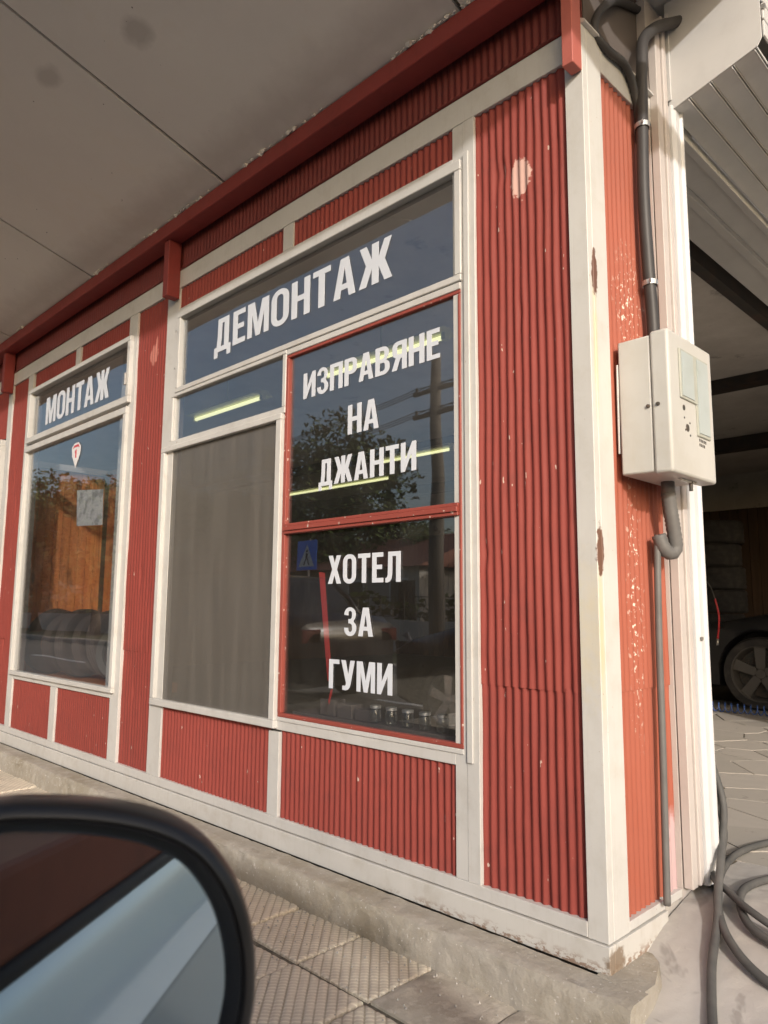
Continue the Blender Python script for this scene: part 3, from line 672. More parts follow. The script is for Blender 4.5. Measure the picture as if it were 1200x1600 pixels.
MB().add([(-2.44, .002, .62), (-1.47, .002, .62), (-1.47, .002, 1.87), (-2.44, .002, 1.87), (-2.44, .0024, .62), (-1.47, .0024, .62), (-1.47, .0024, 1.87), (-2.44, .0024, 1.87)], [(0,1,2,3), (7,6,5,4)]).build('insect_mesh', mscreen, w2m)
w2r = win('big window with red painted frame and white lettering')
RX0, RX1 = -1.437, -.476
box((RX0, -.006, 2.146), (RX1, .02, 2.171)).build('frame_rail', mwhite, w2r, bevel=.002)
box((RX0+.0005, -.003, 2.132), (RX1-.0005, .0195, 2.1455)).build('frame_rail', mfred, w2r, bevel=.002)
box((RX0+.0005, -.003, .637), (RX1-.0005, .0195, .652)).build('frame_rail', mfred, w2r, bevel=.002)
box((RX0+.0005, -.004, .6205), (RX1-.0005, .02, .6365)).build('frame_rail', mwhite, w2r, bevel=.002)
for (a, b) in ((RX0+.001, RX0+.022), (RX1-.012, RX1-.001)):
    box((a, -.004, .6525), (b, .019, 2.1315)).build('frame_rail', mfred, w2r, bevel=.002)
for (a, b, yy) in ((1.374, 1.386, -.010), (1.3865, 1.4035, -.016), (1.404, 1.416, -.010)):
    box((RX0+.0225, yy, a), (RX1-.0125, .019, b)).build('glazing_bar', mfred, w2r, bevel=.0015)
pane(RX0+.015, RX1-.005, 1.40, 2.14, w2r); pane(RX0+.015, RX1-.005, .645, 1.39, w2r)
word('ИЗПРАВЯНЕ', -1.328, -.578, 1.933, 2.042, w2r); word('НА', -1.048, -.879, 1.736, 1.852, w2r)
word('ДЖАНТИ', -1.217, -.689, 1.552, 1.658, w2r); word('ХОТЕЛ', -1.150, -.762, 1.164, 1.272, w2r)
word('ЗА', -1.053, -.899, .970, 1.074, w2r); word('ГУМИ', -1.135, -.800, .772, .880, w2r)
MB().prism([(-1.212, .0145, 1.212), (-1.178, .0145, 1.208), (-1.124, .0145, .80), (-1.150, .0145, .797)], (0, .0008, 0)).build('red_tape', mtape, w2r)
MB().prism([(-1.132, .0145, .765), (-1.118, .0145, .77), (-1.138, .0145, .71), (-1.144, .0145, .72)], (0, .0008, 0)).build('red_tape', mtape, w2r)
w1t = win('narrow transom window with the word МОНТАЖ')
frame(-4.474, -2.886, 2.226, 2.622, .034, w1t, y0=-.022, tb=.04, tt=.030); pane(-4.46, -2.90, 2.235, 2.60, w1t)
word('МОНТАЖ', -4.196, -3.205, 2.325, 2.515, w1t)
box((-2.925, -.034, 2.33), (-2.905, -.0222, 2.40)).build('latch', mclip, w1t, bevel=.002)
w1m = win('large left window with a small shield sticker')
frame(-4.50, -2.905, .606, 2.205, .036, w1m, y0=-.018, tb=.026, tt=.040); pane(-4.47, -2.92, .61, 2.18, w1m)
sh_ = [(-3.70, 2.085), (-3.665, 2.108), (-3.60, 2.11), (-3.563, 2.08), (-3.57, 2.03), (-3.60, 1.99), (-3.632, 1.945), (-3.66, 1.99), (-3.692, 2.03)]
st = MB().prism([(x, .0076, z) for x, z in sh_], (0, .0012, 0)).build('shield_sticker', mstk, w1m)
MB().prism([(-3.685, .0064, 2.075), (-3.66, .0064, 2.096), (-3.60, .0064, 2.097), (-3.577, .0064, 2.073), (-3.60, .0064, 2.082), (-3.66, .0064, 2.082)], (0, .0008, 0)).build('sticker_print', mstr, w1m)
MB().prism([(-3.645, .0064, 2.060), (-3.622, .0064, 2.068), (-3.622, .0064, 2.012), (-3.640, .0064, 2.012), (-3.640, .0064, 2.045), (-3.648, .0064, 2.045)], (0, .0008, 0)).build('sticker_print', mstr, w1m)
w0 = win('plain window at the far left end')
frame(-6.95, -5.02, .606, 2.35, .05, w0, y0=-.018); pane(-6.92, -5.05, .62, 2.32, w0)

# screw heads on the frames
for (x, z) in ((-2.895, 2.55), (-2.36, 2.50), (-2.36, 2.30), (-4.48, 1.92), (-2.93, 1.55)):
    MB().lathe([(0, -.003), (.006, -.002), (.007, 0)], (x, -.0225, z), (0, 1, 0), 8).build('screw', mclip, B)

# ================================================================== CANOPY
CP = thing('canopy', 'grey concrete canopy of wide slabs sloping up and out over the pavement', 'canopy', (-3.0, -.1, 3.06))
SL = .2990
for k in range(-1, 7):
    xa = -.39-1.45*k; xb = xa+1.45
    if k == -1: xb = .45
    if xa < -9: xa = -9.1
    g = MB(); a_, b_ = xa+.009, xb-.009
    zz = lambda y: 3.082+SL*(-y-.1)
    ny = 10; nx = 6
    for s2, dz in ((0, 0), (1, .09)):
        for i in range(nx+1):
            for j in range(ny+1):
                x = a_+(b_-a_)*i/nx; y = -.075-1.125*j/ny; g.v.append(Vector((x, y, zz(y)+dz+(.004*noise.noise(Vector((x*2, y*2, k))) if s2 == 0 else 0))))
    N = (nx+1)*(ny+1)
    for i in range(nx):
        for j in range(ny):
            a = i*(ny+1)+j; g.f.append((a, a+1, a+ny+2, a+ny+1)); g.f.append((N+a, N+a+ny+1, N+a+ny+2, N+a+1))
    for i in range(nx):
        a = i*(ny+1); g.f.append((a, a+ny+1, N+a+ny+1, N+a)); a = i*(ny+1)+ny; g.f.append((a, N+a, N+a+ny+1, a+ny+1))
    for j in range(ny):
        a = j; g.f.append((a, N+a, N+a+1, a+1)); a = nx*(ny+1)+j; g.f.append((a, a+1, N+a+1, N+a))
    g.build('slab', mcan, CP)
    if k >= 0:
        MB().add([(xb-.012, -.075, zz(-.075)+.012), (xb+.012, -.075, zz(-.075)+.012), (xb+.012, -1.2, zz(-1.2)+.012), (xb-.012, -1.2, zz(-1.2)+.012),
                  (xb-.012, -.075, zz(-.075)+.03), (xb+.012, -.075, zz(-.075)+.03), (xb+.012, -1.2, zz(-1.2)+.03), (xb-.012, -1.2, zz(-1.2)+.03)],
                 [(0,1,2,3), (7,6,5,4), (0,4,5,1), (2,6,7,3)]).build('joint_filler', mgrout, CP)
# rough mortar left along the beam
g = MB(); rnd = random.Random(5)
cl_ = [rnd.uniform(-6, 0) for _ in range(16)]
for k in range(230):
    x = rnd.choice(cl_)+rnd.gauss(0, .07); r = rnd.uniform(.004, .018) if rnd.random() < .25 else rnd.uniform(.003, .008); c = Vector((x, -.098-rnd.uniform(0, .012), 3.077))
    vs = [c+r*Vector((math.cos(a)*rnd.uniform(.6, 2), math.sin(a)*rnd.uniform(.5, 1.), rnd.uniform(-.3, .3))) for a in (0, 1, 2.1, 3.1, 4.2, 5.2)]+[c+Vector((0, 0, -r*.8)), c+Vector((0, 0, r*.8))]
    g.add(vs, [(i, (i+1) % 6, 6) for i in range(6)]+[((i+1) % 6, i, 7) for i in range(6)])
tag(g.build('mortar_lumps', mcan, CP), kind='stuff')

# ================================================================== ROLLER SHUTTER
SH = thing('roller_shutter', 'pale grey roller shutter box with ribbed panels and white guide rail on the garage door', 'roller shutter', (.05, .6, 2.83))
box((.0, .462, .236), (.028, .500, 3.1)).build('jamb_strip', mbeige, SH, bevel=.002)
box((-.02, .502, .24), (.036, .530, 3.17)).build('guide_rail', mbeige, SH, bevel=.003)
g = MB().prism([(-.02, .532, .236), (.044, .532, .236), (.050, .540, .236), (.044, .548, .236), (.050, .556, .236), (.050, .585, .236), (.058, .592, .236), (.058, .600, .236), (-.02, .600, .236)], (0, 0, 2.60))
g.build('guide_rail', mrail, SH, bevel=.0012)
box((.051, .55, .98-.004), (.054, .565, .98+.008)).build('screw', mclip, SH)
pf = [(.030, 2.822), (.33, 2.905), (.345, 2.93), (.345, 3.245), (.03, 3.245)]
MB().prism([(x, .546, z) for x, z in pf], (0, .004, 0)).build('end_plate', mshut, SH, bevel=.001)
box((.03, .540, 2.86), (.043, .5455, 3.2)).build('end_flange', mshut, SH, bevel=.001)
# underside panels with folded ribs, running along the door
dx, dz = .30, .083; ln = math.hypot(dx, dz); ux, uz = dx/ln, dz/ln; px_, pz_ = -uz, ux
def under(t0, t1, h0, h1, name='panel', m=mshut):
    P = lambda t, h: (.030+ux*t-px_*h*-1*-1, .551, 2.822+uz*t-pz_*h)
    q = [P(t0, h0), P(t1, h0), P(t1, h1), P(t0, h1)]
    MB().prism(q, (0, 3.3, 0)).build(name, m, SH, bevel=.001)
for k in range(4):
    t0 = .004+k*.0765
    under(t0, t0+.0650, -.02, 0.0); under(t0+.0655, t0+.0690, -.02, .010, 'rib'); under(t0+.0725, t0+.0760, -.02, .004, 'rib')
for k in range(5):
    z0 = 2.935+k*.062; box((.3455, .552, z0), (.353, 3.85, z0+.056)).build('panel', mshut, SH, bevel=.0015)
box((.3455, .548, 3.03), (.360, .558, 3.045)).build('bolt', mclip, SH)
box((-.01, .62, 2.80), (.02, 3.85, 2.86)).build('lintel_strip', mshut, SH, bevel=.002)
box((-.30, .602, 2.83), (-.012, 3.85, 2.85)).build('soffit_strip', mshut, SH, bevel=.002)
box((-.16, .61, 2.80), (-.12, 3.85, 2.829)).build('bottom_bar', mshut, SH, bevel=.002)
box((-.20, 3.80, .22), (.06, 3.898, 2.8)).build('guide_rail', mrail, SH)

# ================================================================== METER BOX
MX = thing('meter_box', 'weathered cream electricity meter box with cloudy windows fixed to the orange side wall', 'meter box', (.01, .29, 1.46))
def rbox(x0, x1, y0, y1, z0, z1): return box((x0, y0, z0), (x1, y1, z1))
rbox(.008, .109, .142, .440, 1.462, 1.868).build('body', mbox, MX, bevel=.006, seg=2, smooth=True, angle=30)
rbox(.1105, .166, .136, .446, 1.455, 1.875).build('cover', mbox, MX, bevel=.009, seg=3, smooth=True, angle=30)
rbox(.1, .118, .146, .436, 1.466, 1.864).build('seal', mhole, MX)
g = MB().prism([(.165, .200, 1.83), (.165, .405, 1.83), (.165, .405, 1.585), (.165, .310, 1.585), (.165, .310, 1.68), (.165, .200, 1.68)], (.006, 0, 0)); fr = g.build('viewing_window', mbframe, MX, bevel=.002)
MB().prism([(.170, .210, 1.822), (.170, .290, 1.822), (.170, .290, 1.688), (.170, .210, 1.688)], (.003, 0, 0)).build('cloudy_pane', mbwin, fr)
MB().prism([(.170, .318, 1.822), (.170, .397, 1.822), (.170, .397, 1.595), (.170, .318, 1.595)], (.003, 0, 0)).build('cloudy_pane', mbwin, fr)
for (y, z, r) in ((.225, 1.655, .008), (.245, 1.598, .011), (.225, 1.625, .003), (.262, 1.615, .003), (.230, 1.590, .003), (.262, 1.578, .003)):
    MB().lathe([(0, .0012), (r, .001), (r*1.1, 0)], (.1662, y, z), (1, 0, 0), 12).build('screw_hole' if r < .01 else 'lock', mhole, MX)
for x in (.098, .130): MB().lathe([(0, -.006), (.005, -.005), (.006, 0)], (x, .1355 if x > .11 else .1415, 1.655), (0, 1, 0), 10).build('hinge_pin', mhole, MX)
MB().tube([(.135, .25, 1.452), (.135, .36, 1.452)], .005).build('locking_bar', mclip, MX)
MB().tube([(.135, .325, 1.453), (.135, .325, 1.425)], .006).build('locking_bar', mhole, MX)
MB().tube([(.0, .150, 1.53), (.004, .144, 1.70), (.004, .146, 1.80)], .0035).build('sealant', mwhite, MX)
# tiny stamped print
for i in range(9):
    y = .325+(i % 5)*.011; z = 1.572-(i//5)*.014-.04*(y-.3)
    box((.1662, y, z), (.1668, y+.006, z+.009)).build('stamp', mhole, MX)

# ================================================================== CONDUITS
def ribbed(pts, r, k=6, step=.012):
    P = smooth_path(pts, 14); out = [P[0]]
    for p in P:
        if (p-out[-1]).length > step*.5: out.append(p)
    return MB().tube(out, [r*(1+.10*(i % 2)) for i in range(len(out))], 12)
CD = thing('power_conduit', 'thick black cable conduit clipped down the side wall into the top of the meter box', 'conduit', (.03, .34, 1.87))
X_ = .028
MB().tube(smooth_path([(X_, .352, 1.86), (X_, .350, 2.0), (X_, .332, 2.2), (X_, .322, 2.42), (X_, .335, 2.70), (X_, .350, 2.90), (X_, .385, 3.02), (.06, .50, 3.12), (.10, .70, 3.20), (.10, 1.2, 3.22)], 8), .0195, 14).build('pipe', mpipe, CD, smooth=True)
ribbed([(.010, .345, 2.62), (.012, .330, 2.76), (.016, .255, 2.84), (.012, .14, 2.835), (.0, .085, 2.87), (.0, .11, 2.95), (.0, .20, 3.05), (-.02, .32, 3.14), (-.03, .5, 3.22)], .0125).build('flexible_pipe', mpipe, CD, smooth=True)
for z, y in ((2.66, .333), (2.115, .342)):
    MB().lathe([(.0225, -.008), (.0250, -.008), (.0250, .008), (.0225, .008)], (X_, y, z), (0, 0, 1), 16).build('clip', mclip, CD)
    box((.0, y+.024, z-.008), (.012, y+.055, z+.008)).build('clip', mclip, CD, bevel=.002)
    MB().lathe([(0, -.005), (.006, -.004), (.006, 0)], (X_+.012, y-.028, z), (-1, 0, 0), 8).build('clip_screw', mclip, CD)
CE = thing('grey_conduit', 'grey conduit looping out below the meter box and running down to the floor', 'conduit', (.03, .30, .24))
MB().tube([(.060, .335, 1.470), (.060, .335, 1.425)], .020, 14).build('gland', mgpipe, CE, smooth=True)
ribbed([(.060, .335, 1.43), (.060, .345, 1.38), (.062, .362, 1.30), (.060, .370, 1.262), (.052, .358, 1.245), (.040, .335, 1.258), (.030, .322, 1.30)], .0205).build('flexible_pipe', mgpipe, CE, smooth=True)
MB().tube(smooth_path([(.028, .322, 1.30), (.024, .322, 1.24), (.020, .318, 1.0), (.020, .313, .7), (.020, .305, .4), (.020, .300, .235)], 6), .0105, 12).build('pipe', mgpipe, CE, smooth=True)

# ================================================================== HOSES
def P2(px, py, z):   # place a point of the photo's hose on the floor height z
    d = fw+(px-600)/1151.14*rt-(py-800)/1151.14*up; t = (z-CAM.z)/d.z; return CAM+d*t
def onfloor(pts, r):
    out = []
    for a, b, *h in pts:
        p = P2(a, b, .15)
        for _ in range(5): p = P2(a, b, max(gz(p.x, p.y), 0)+r+(h[0] if h else 0))
        out.append(p)
    return out
HS = thing('air_hose', 'black rubber hose hanging by the white jamb and looped on the concrete', 'hose', (.06, .8, .22))
hp = [Vector((-.06, .66, 1.0)), Vector((-.05, .67, .80)), Vector((-.01, .70, .62)), Vector((.035, .70, .46))]+[Vector((.06, .62, .36)), Vector((.10, .47, .26))]+onfloor([(1121, 1440), (1113, 1500), (1112, 1560), (1116, 1620), (1135, 1700)], .014)
MB().tube(smooth_path(hp, 8), .0120, 12).build('hanging_length', mhose, HS, smooth=True)
l1 = onfloor([(1260, 1310), (1200, 1317), (1150, 1335), (1124, 1372), (1124, 1430), (1150, 1485), (1200, 1535), (1270, 1570)], .014)
MB().tube(smooth_path(l1, 8), .0120, 12).build('outer_loop', mhose, HS, smooth=True)
l2 = onfloor([(1250, 1368), (1200, 1374), (1162, 1390), (1158, 1420, .01), (1180, 1455), (1240, 1490)], .014)
MB().tube(smooth_path(l2, 8), .0120, 12).build('inner_loop', mhose, HS, smooth=True)
l3 = onfloor([(1112, 1362, .035), (1140, 1395, .03), (1175, 1425, .03), (1240, 1470)], .014)
MB().tube(smooth_path([Vector((-.03, .72, .8)), Vector((.0, .73, .5)), Vector((.02, .74, .33))]+l3, 8), .0105, 12).build('thin_line', mhose, HS, smooth=True)
# coiled blue air line
g = MB(); pts = []
for k in range(26*12):
    a = 2*math.pi*k/12; t = k/(26*12)
    pts.append((-1.95+1.35*t, 4.75+.035*math.cos(a), ZF+.042+.038*math.sin(a)))
tag(g.tube(pts, .0045, 6).build('coiled_air_line', mblue, smooth=True), 'blue spiral air line lying on the workshop floor in front of the dark car', 'air line')
# red cable by the front of the car in the garage
RC = thing('red_cable', 'red cable with metal tip hanging in front of the dark garage car', 'cable', (-1.55, 4.85, .8))
MB().tube(smooth_path([(-1.95, 4.9, 1.36), (-1.80, 4.9, 1.36), (-1.66, 4.9, 1.35), (-1.60, 4.9, 1.29), (-1.565, 4.9, 1.18)], 6), .004, 8).build('wire', mhose, RC, smooth=True)
MB().tube(smooth_path([(-1.565, 4.9, 1.18), (-1.54, 4.9, 1.05), (-1.545, 4.9, .93), (-1.56, 4.9, .83)], 6), .008, 8).build('sheath', mrcab, RC, smooth=True)
MB().tube([(-1.56, 4.9, .83), (-1.562, 4.9, .775)], .010, 8).build('tip', mclip, RC, smooth=True)

# ================================================================== CARS
def tyre_prof(r, w): return [(r-.075, -w/2), (r-.02, -w/2), (r-.005, -w/2+.02), (r, -w/4), (r, 0), (r, w/4), (r-.005, w/2-.02), (r-.02, w/2), (r-.075, w/2)]
def wheel(parent, c, side, r=.315, w=.20, rim=malloy, name='wheel'):
    """side=+1: face towards +y"""
    h = bpy.data.objects.new(name, None); COL.objects.link(h); h.parent = parent; h.location = Vector(c)-wloc(parent)
    MB().lathe(tyre_prof(r, w), c, (0, 1, 0), 36).build('tyre', mrub, h, smooth=True, angle=40)
    g = MB(); rr_ = r-.07; yf = side*(w/2-.02)
    g.lathe([(rr_+.004, yf), (rr_-.012, yf), (rr_-.03, yf-side*.07), (rr_-.03, -yf), (rr_+.004, -yf)], c, (0, 1, 0), 36)
    g.lathe([(0, yf-side*.006), (.04, yf-side*.008), (.055, yf-side*.03)], c, (0, 1, 0), 20)
    for k in range(5):
        a = 2*math.pi*k/5+.3; d = Vector((math.cos(a), 0, math.sin(a))); t = Vector((-math.sin(a), 0, math.cos(a))); y0 = Vector((0, yf-side*.012, 0)); cc = Vector(c)
        P = [cc+y0+d*.03+t*.035, cc+y0+d*.03-t*.035, cc+y0+d*(rr_-.015)-t*.048, cc+y0+d*(rr_-.015)+t*.048]
        g.prism(P, (0, -side*.03, 0))
    g.build('rim', rim, h, smooth=True, angle=35)
    MB().lathe([(0, 0), (rr_-.035, 0)], Vector(c)+Vector((0, yf-side*.09, 0)), (0, 1, 0), 20).build('brake_disc', mhole, h)
def car(label, body, loc, zs=1.0, glz=None, open_side=0, sedan=True, wheels=malloy, belt=.856, group=None):
    """front towards -x; loc = centre on the road"""
    T = thing('car', label, 'car', loc, group); X, Y, Z = loc; hw = .88
    prof = [(-2.15, .30, .58, .70), (-2.10, .24, .66, .79), (-1.9, .20, .72, .83), (-1.35, .18, .82, .87), (-.95, .18, .90, .88), (-.80, .18, .925, .88), (0, .18, .90, .88), (1.0, .18, .90, .88), (1.5, .18, .93, .88), (2.0, .20, .93, .84), (2.15, .26, .86, .78), (2.2, .32, .76, .70)]
    def lerp(x, j):
        for a, b in zip(prof[:-1], prof[1:]):
            if x <= b[0]: t = (x-a[0])/(b[0]-a[0]); return a[j]+(b[j]-a[j])*t
        return prof[-1][j]
    WX = (-1.35, 1.30); AR = .365; xs = [p[0] for p in prof]
    x = -2.14
    while x < 2.18: xs.append(x); x += .05
    for w in WX:
        for k in range(17): xs.append(w+AR*math.cos(math.pi*k/16))
    xs = sorted(set(round(v, 4) for v in xs)); rings = []
    for x in xs:
        zb = lerp(x, 1); zt = lerp(x, 2); w = lerp(x, 3); al = zb; inset = 0
        for c in WX:
            if abs(x-c) < AR: al = max(al, .315+math.sqrt(max(AR*AR-(x-c)**2, 0)))
        bl = min(belt, zt-.02); cr = .673
        ring = [(0, zt+.03), (w*.55, zt+.015), (w*.86, zt-.004), (w*.955, bl-.015), (w*.985, max(bl-.05, al+.05)), (w*1.0, max(cr+.02, al+.035)), (w*1.004, max(cr, al+.02)), (w*.985, max(cr-.03, al+.01)), (w*.975, max(.40, al+.003)), (w*.955, al)]
        if al > zb+.01: ring += [(w*.955-.22, al), (w*.955-.22, zb)]
        else: ring += [(w*.955-.05, zb-.005), (w*.955-.22, zb)]
        ring.append((0, zb)); rings.append([(x, y, z*zs) for y, z in ring]+[(x, -y, z*zs) for y, z in ring[-2:0:-1]])
    g = MB(); n = len(rings[0])
    for r_ in rings: g.v += [Vector((X+a, Y+b, Z+c)) for a, b, c in r_]
    for i in range(len(rings)-1):
        for k in range(n): g.f.append((i*n+k, i*n+(k+1) % n, (i+1)*n+(k+1) % n, (i+1)*n+k))
    g.f.append(tuple(range(n))); g.f.append(tuple((len(rings)-1)*n+k for k in range(n)))
    g.build('body', body, T, smooth=True, angle=38)
    V = lambda a, b, c: Vector((X+a, Y+b, Z+c*zs))
    # greenhouse: base points and roof points
    bz, rz = .905, 1.40; xA, xF, xB, xR, xC = -.80, -.12, .42, 1.0, 1.55; bw, rw = .80, .62
    g = MB(); N = 8
    for i in range(N+1):
        t = i/N; xx = xF+(xR-xF)*t; zc = rz+.035*math.sin(math.pi*t)
        for j in range(7):
            v = -1+2*j/6; g.v.append(V(xx, rw*v, zc-.03*v*v*v*v)); 
        for j in range(7):
            v = -1+2*j/6; g.v.append(V(xx, rw*v*.99, zc-.03*v*v*v*v-.03))
    for i in range(N):
        for j in range(6):
            a = i*14+j; g.f.append((a, a+14, a+15, a+1)); g.f.append((a+7, a+8, a+22, a+21))
        a = i*14; g.f.append((a, a+7, a+21, a+14)); g.f.append((a+6, a+20, a+27, a+13))
    g.f.append((0, 1, 8, 7)); 
    for i0 in (0, N*14):
        for j in range(6): g.f.append((i0+j, i0+j+1, i0+j+8, i0+j+7))
    g.build('roof', body, T, smooth=True, angle=40)
    for sd_ in (1, -1):
        for (a, b, r_) in (((xA, bw), (xF, rw), .028), ((xC, bw*.96), (xR, rw), .035)):
            MB().tube([V(a[0], sd_*a[1], bz-.02), V((a[0]+b[0])/2, sd_*((a[1]+b[1])/2+.02), (bz+rz)/2+.02), V(b[0], sd_*b[1], rz-.03)], r_, 8).build('pillar', body, T, smooth=True)
        MB().tube([V(xB, sd_*bw, bz-.02), V(xB+.03, sd_*rw, rz-.02)], .03, 8).build('pillar', mdark, T, smooth=True)
        wins = [((xA+.06, xB-.035), (xF+.04, xB-.01)), ((xB+.035, xC-.06), (xB+.06, xR-.04))]
        for k, (lo, hi) in enumerate(wins):
            if sd_ == open_side and k == 0: continue
            q = [V(lo[0], sd_*(bw-.005), bz-.03), V(lo[1], sd_*(bw-.005), bz-.03), V(hi[1], sd_*(rw-.0), rz-.035), V(hi[0], sd_*(rw-.0), rz-.035)]
            MB().prism(q, (0, -sd_*.004, 0)).build('side_window', glz or mcglass, T)
        # rubber belt strip, sill strip, handles
        bs = belt; 
        MB().tube([V(xA-.05, sd_*(.862), bs-.010), V(0, sd_*.862, bs-.012), V(1.45, sd_*.862, bs-.012)], .011, 6).build('belt_strip', mchrome if body is mcarb else mdark, T, smooth=True)
        for xx in ((xB-.02, xC-.2) if sd_ != open_side else (xC-.2,)): box(V(xx-.17, sd_*.872, .76), V(xx, sd_*.90, .785)).build('handle', body, T, bevel=.008, seg=2)
        for xx in ((xA+.1, xB) if sd_ != open_side else ()): 
            MB().tube([V(xx, sd_*.885, .24), V(xx, sd_*.889, .66), V(xx, sd_*.87, .83)], .003, 4).build('door_gap', mhole, T)
    q = [V(xA+.02, -bw+.04, bz-.0), V(xA+.02, bw-.04, bz-.0), V(xF-.01, rw-.03, rz-.01), V(xF-.01, -rw+.03, rz-.01)]
    MB().prism(q, (-.003, 0, -.003)).build('windscreen', glz or mcglass, T)
    q = [V(xC-.02, -bw+.06, bz), V(xC-.02, bw-.06, bz), V(xR+.02, rw-.03, rz-.01), V(xR+.02, -rw+.03, rz-.01)]
    MB().prism(q, (.003, 0, -.003)).build('rear_window', glz or mcglass, T)
    # lamps, bumpers, grille
    for sd_ in (1, -1):
        MB().prism([V(-2.115, sd_*.52, .60), V(-2.06, sd_*.80, .62), V(-1.80, sd_*.862, .70), V(-1.86, sd_*.84, .77), V(-2.03, sd_*.74, .735), V(-2.115, sd_*.52, .69)], (-.02, sd_*.012, .004)).build('headlight', mlamp, T, bevel=.01, seg=2)
        box(V(2.17, sd_*.50, .66), V(2.20, sd_*.78, .80)).build('tail_light', mdsm, T, bevel=.01)
        if not (sd_ == open_side):
            g = MB().box(V(-.62, sd_*.90, .90), V(-.50, sd_*1.06, 1.02)); g.build('door_mirror', body, T, bevel=.03, seg=3, smooth=True)
    box(V(-2.19, -.62, .34), V(-2.12, .62, .48)).build('bumper', body if body is not mcarl else mdark, T, bevel=.03, seg=3)
    for k in range(4): box(V(-2.165, -.38, .50+k*.03), V(-2.13, .38, .515+k*.03)).build('grille_bar', mchrome, T)
    for w in WX:
        for sd_ in (1, -1): wheel(T, V(w, sd_*(.775), .315/zs), sd_, rim=wheels)
    return T
C1 = car('light blue car beside the camera with its black door mirror in front of the shop', mcarl, (.77, -2.56, ZR), open_side=1, glz=mclrg)
C2 = car('glossy black car with bright alloy wheels parked across from the shop windows', mcarb, (-2.25, -4.45, ZR), zs=1.22)
C3 = car('glossy black car parked ahead of the other one further along the road', mcarb, (-7.95, -4.35, ZR), zs=1.15)
C4 = car('dark car standing inside the garage with one headlight and a dusty wheel showing', mcard, (.08, 5.90, ZF), wheels=mdrim)
box((.02, -3.33, .825), (2.25, -1.80, .838)).build('cabin_trim', mdark, C1, bevel=.004)
box((.02, -1.799, .752), (2.25, -1.694, .842)).build('reflection_strip', mseat, C1, bevel=.01, seg=2)  # strip added over the shoulder, coloured as the reflected shop red
for yy in (-2.86, -2.10):
    box((1.42, yy-.24, .84), (1.56, yy+.24, 1.10)).build('seat', mseat, C1, bevel=.05, seg=3, smooth=True); box((1.44, yy-.12, 1.12), (1.54, yy+.12, 1.24)).build('headrest', mseat, C1, bevel=.03, seg=3, smooth=True)

# door mirror of the near car, traced on its own plane at its real distance
dv_ = (fw+(620-600)/1151.14*rt-(1071-800)/1151.14*up).normalized(); nM = (Vector((1, 0, 0))-dv_).normalized()
dt_ = fw+(350-600)/1151.14*rt-(1530-800)/1151.14*up; P0 = CAM+dt_.normalized()*.75
e1 = Vector((0, 0, 1)).cross(nM).normalized(); e2 = nM.cross(e1)
def onM(px, py):
    d = fw+(px-600)/1151.14*rt-(py-800)/1151.14*up; t = (P0-CAM).dot(nM)/d.dot(nM); p = CAM+d*t-P0; return (p.dot(e1), p.dot(e2))
gl_ = [(-95, 1325), (0, 1303), (60, 1301), (120, 1303), (180, 1310), (235, 1323), (280, 1346), (312, 1382), (334, 1425), (347, 1475), (351, 1525), (346, 1575), (325, 1640), (270, 1700), (150, 1760), (-60, 1790), (-260, 1770), (-330, 1650), (-330, 1480), (-240, 1370)]
hs_ = [(-110, 1278), (0, 1255), (65, 1252), (135, 1254), (205, 1263), (270, 1281), (325, 1314), (362, 1358), (386, 1410), (398, 1465), (401, 1522), (396, 1580), (372, 1665), (310, 1750), (170, 1830), (-60, 1865), (-290, 1840), (-390, 1690), (-385, 1450), (-270, 1335)]
def dens(pl, k=3):
    n = len(pl); out = []
    for i in range(n):
        p0, p1, p2, p3 = [Vector(pl[(i+j) % n]) for j in (-1, 0, 1, 2)]
        for j in range(k):
            t = j/k; out.append(.5*((2*p1)+(p2-p0)*t+(2*p0-5*p1+4*p2-p3)*t*t+(3*p1-p0-3*p2+p3)*t**3))
    return out
gp = [onM(*p) for p in dens(gl_)]; hp_ = [onM(*p) for p in dens(hs_)]
W3 = lambda u, v, h: P0+e1*u+e2*v+nM*h
n_ = len(gp); DM = bpy.data.objects.new('door_mirror', None); COL.objects.link(DM); DM.parent = C1; DM.location = P0-wloc(C1); DM['label'] = 'black door mirror'
MB().prism([W3(u, v, 0) for u, v in gp], -.003*nM).build('mirror_glass', mmirg, DM)
cx_ = sum(p[0] for p in hp_)/n_; cy_ = sum(p[1] for p in hp_)/n_
g = MB(); lay = []
def lay_mix(t, h, s_=1.0): return [W3(cx_+((a[0]*(1-t)+b[0]*t)-cx_)*s_, cy_+((a[1]*(1-t)+b[1]*t)-cy_)*s_, h) for a, b in zip(gp, hp_)]
for L_ in (lay_mix(0.0, -.006), lay_mix(.02, .0015), lay_mix(.12, .004), lay_mix(.3, .0095), lay_mix(.42, .0115), lay_mix(.50, .009), lay_mix(.58, .0115), lay_mix(.80, .0095), lay_mix(.95, .003), lay_mix(1.0, -.012), lay_mix(1.0, -.035), lay_mix(1, -.06, .94), lay_mix(1, -.085, .80), lay_mix(1, -.105, .55), lay_mix(1, -.115, .25)): lay.append(L_)
for L_ in lay: g.v += L_
for i in range(len(lay)-1):
    for k in range(n_): g.f.append((i*n_+k, i*n_+(k+1) % n_, (i+1)*n_+(k+1) % n_, (i+1)*n_+k))
g.f.append(tuple((len(lay)-1)*n_+k for k in range(n_)))
g.build('mirror_housing', mmirh, DM, smooth=True, angle=60)
MB().tube([Vector((.36, -1.60, .72)), Vector((.32, -1.66, .735)), Vector((.28, -1.72, .74))], .03, 12).build('mirror_arm', mmirh, DM, smooth=True)

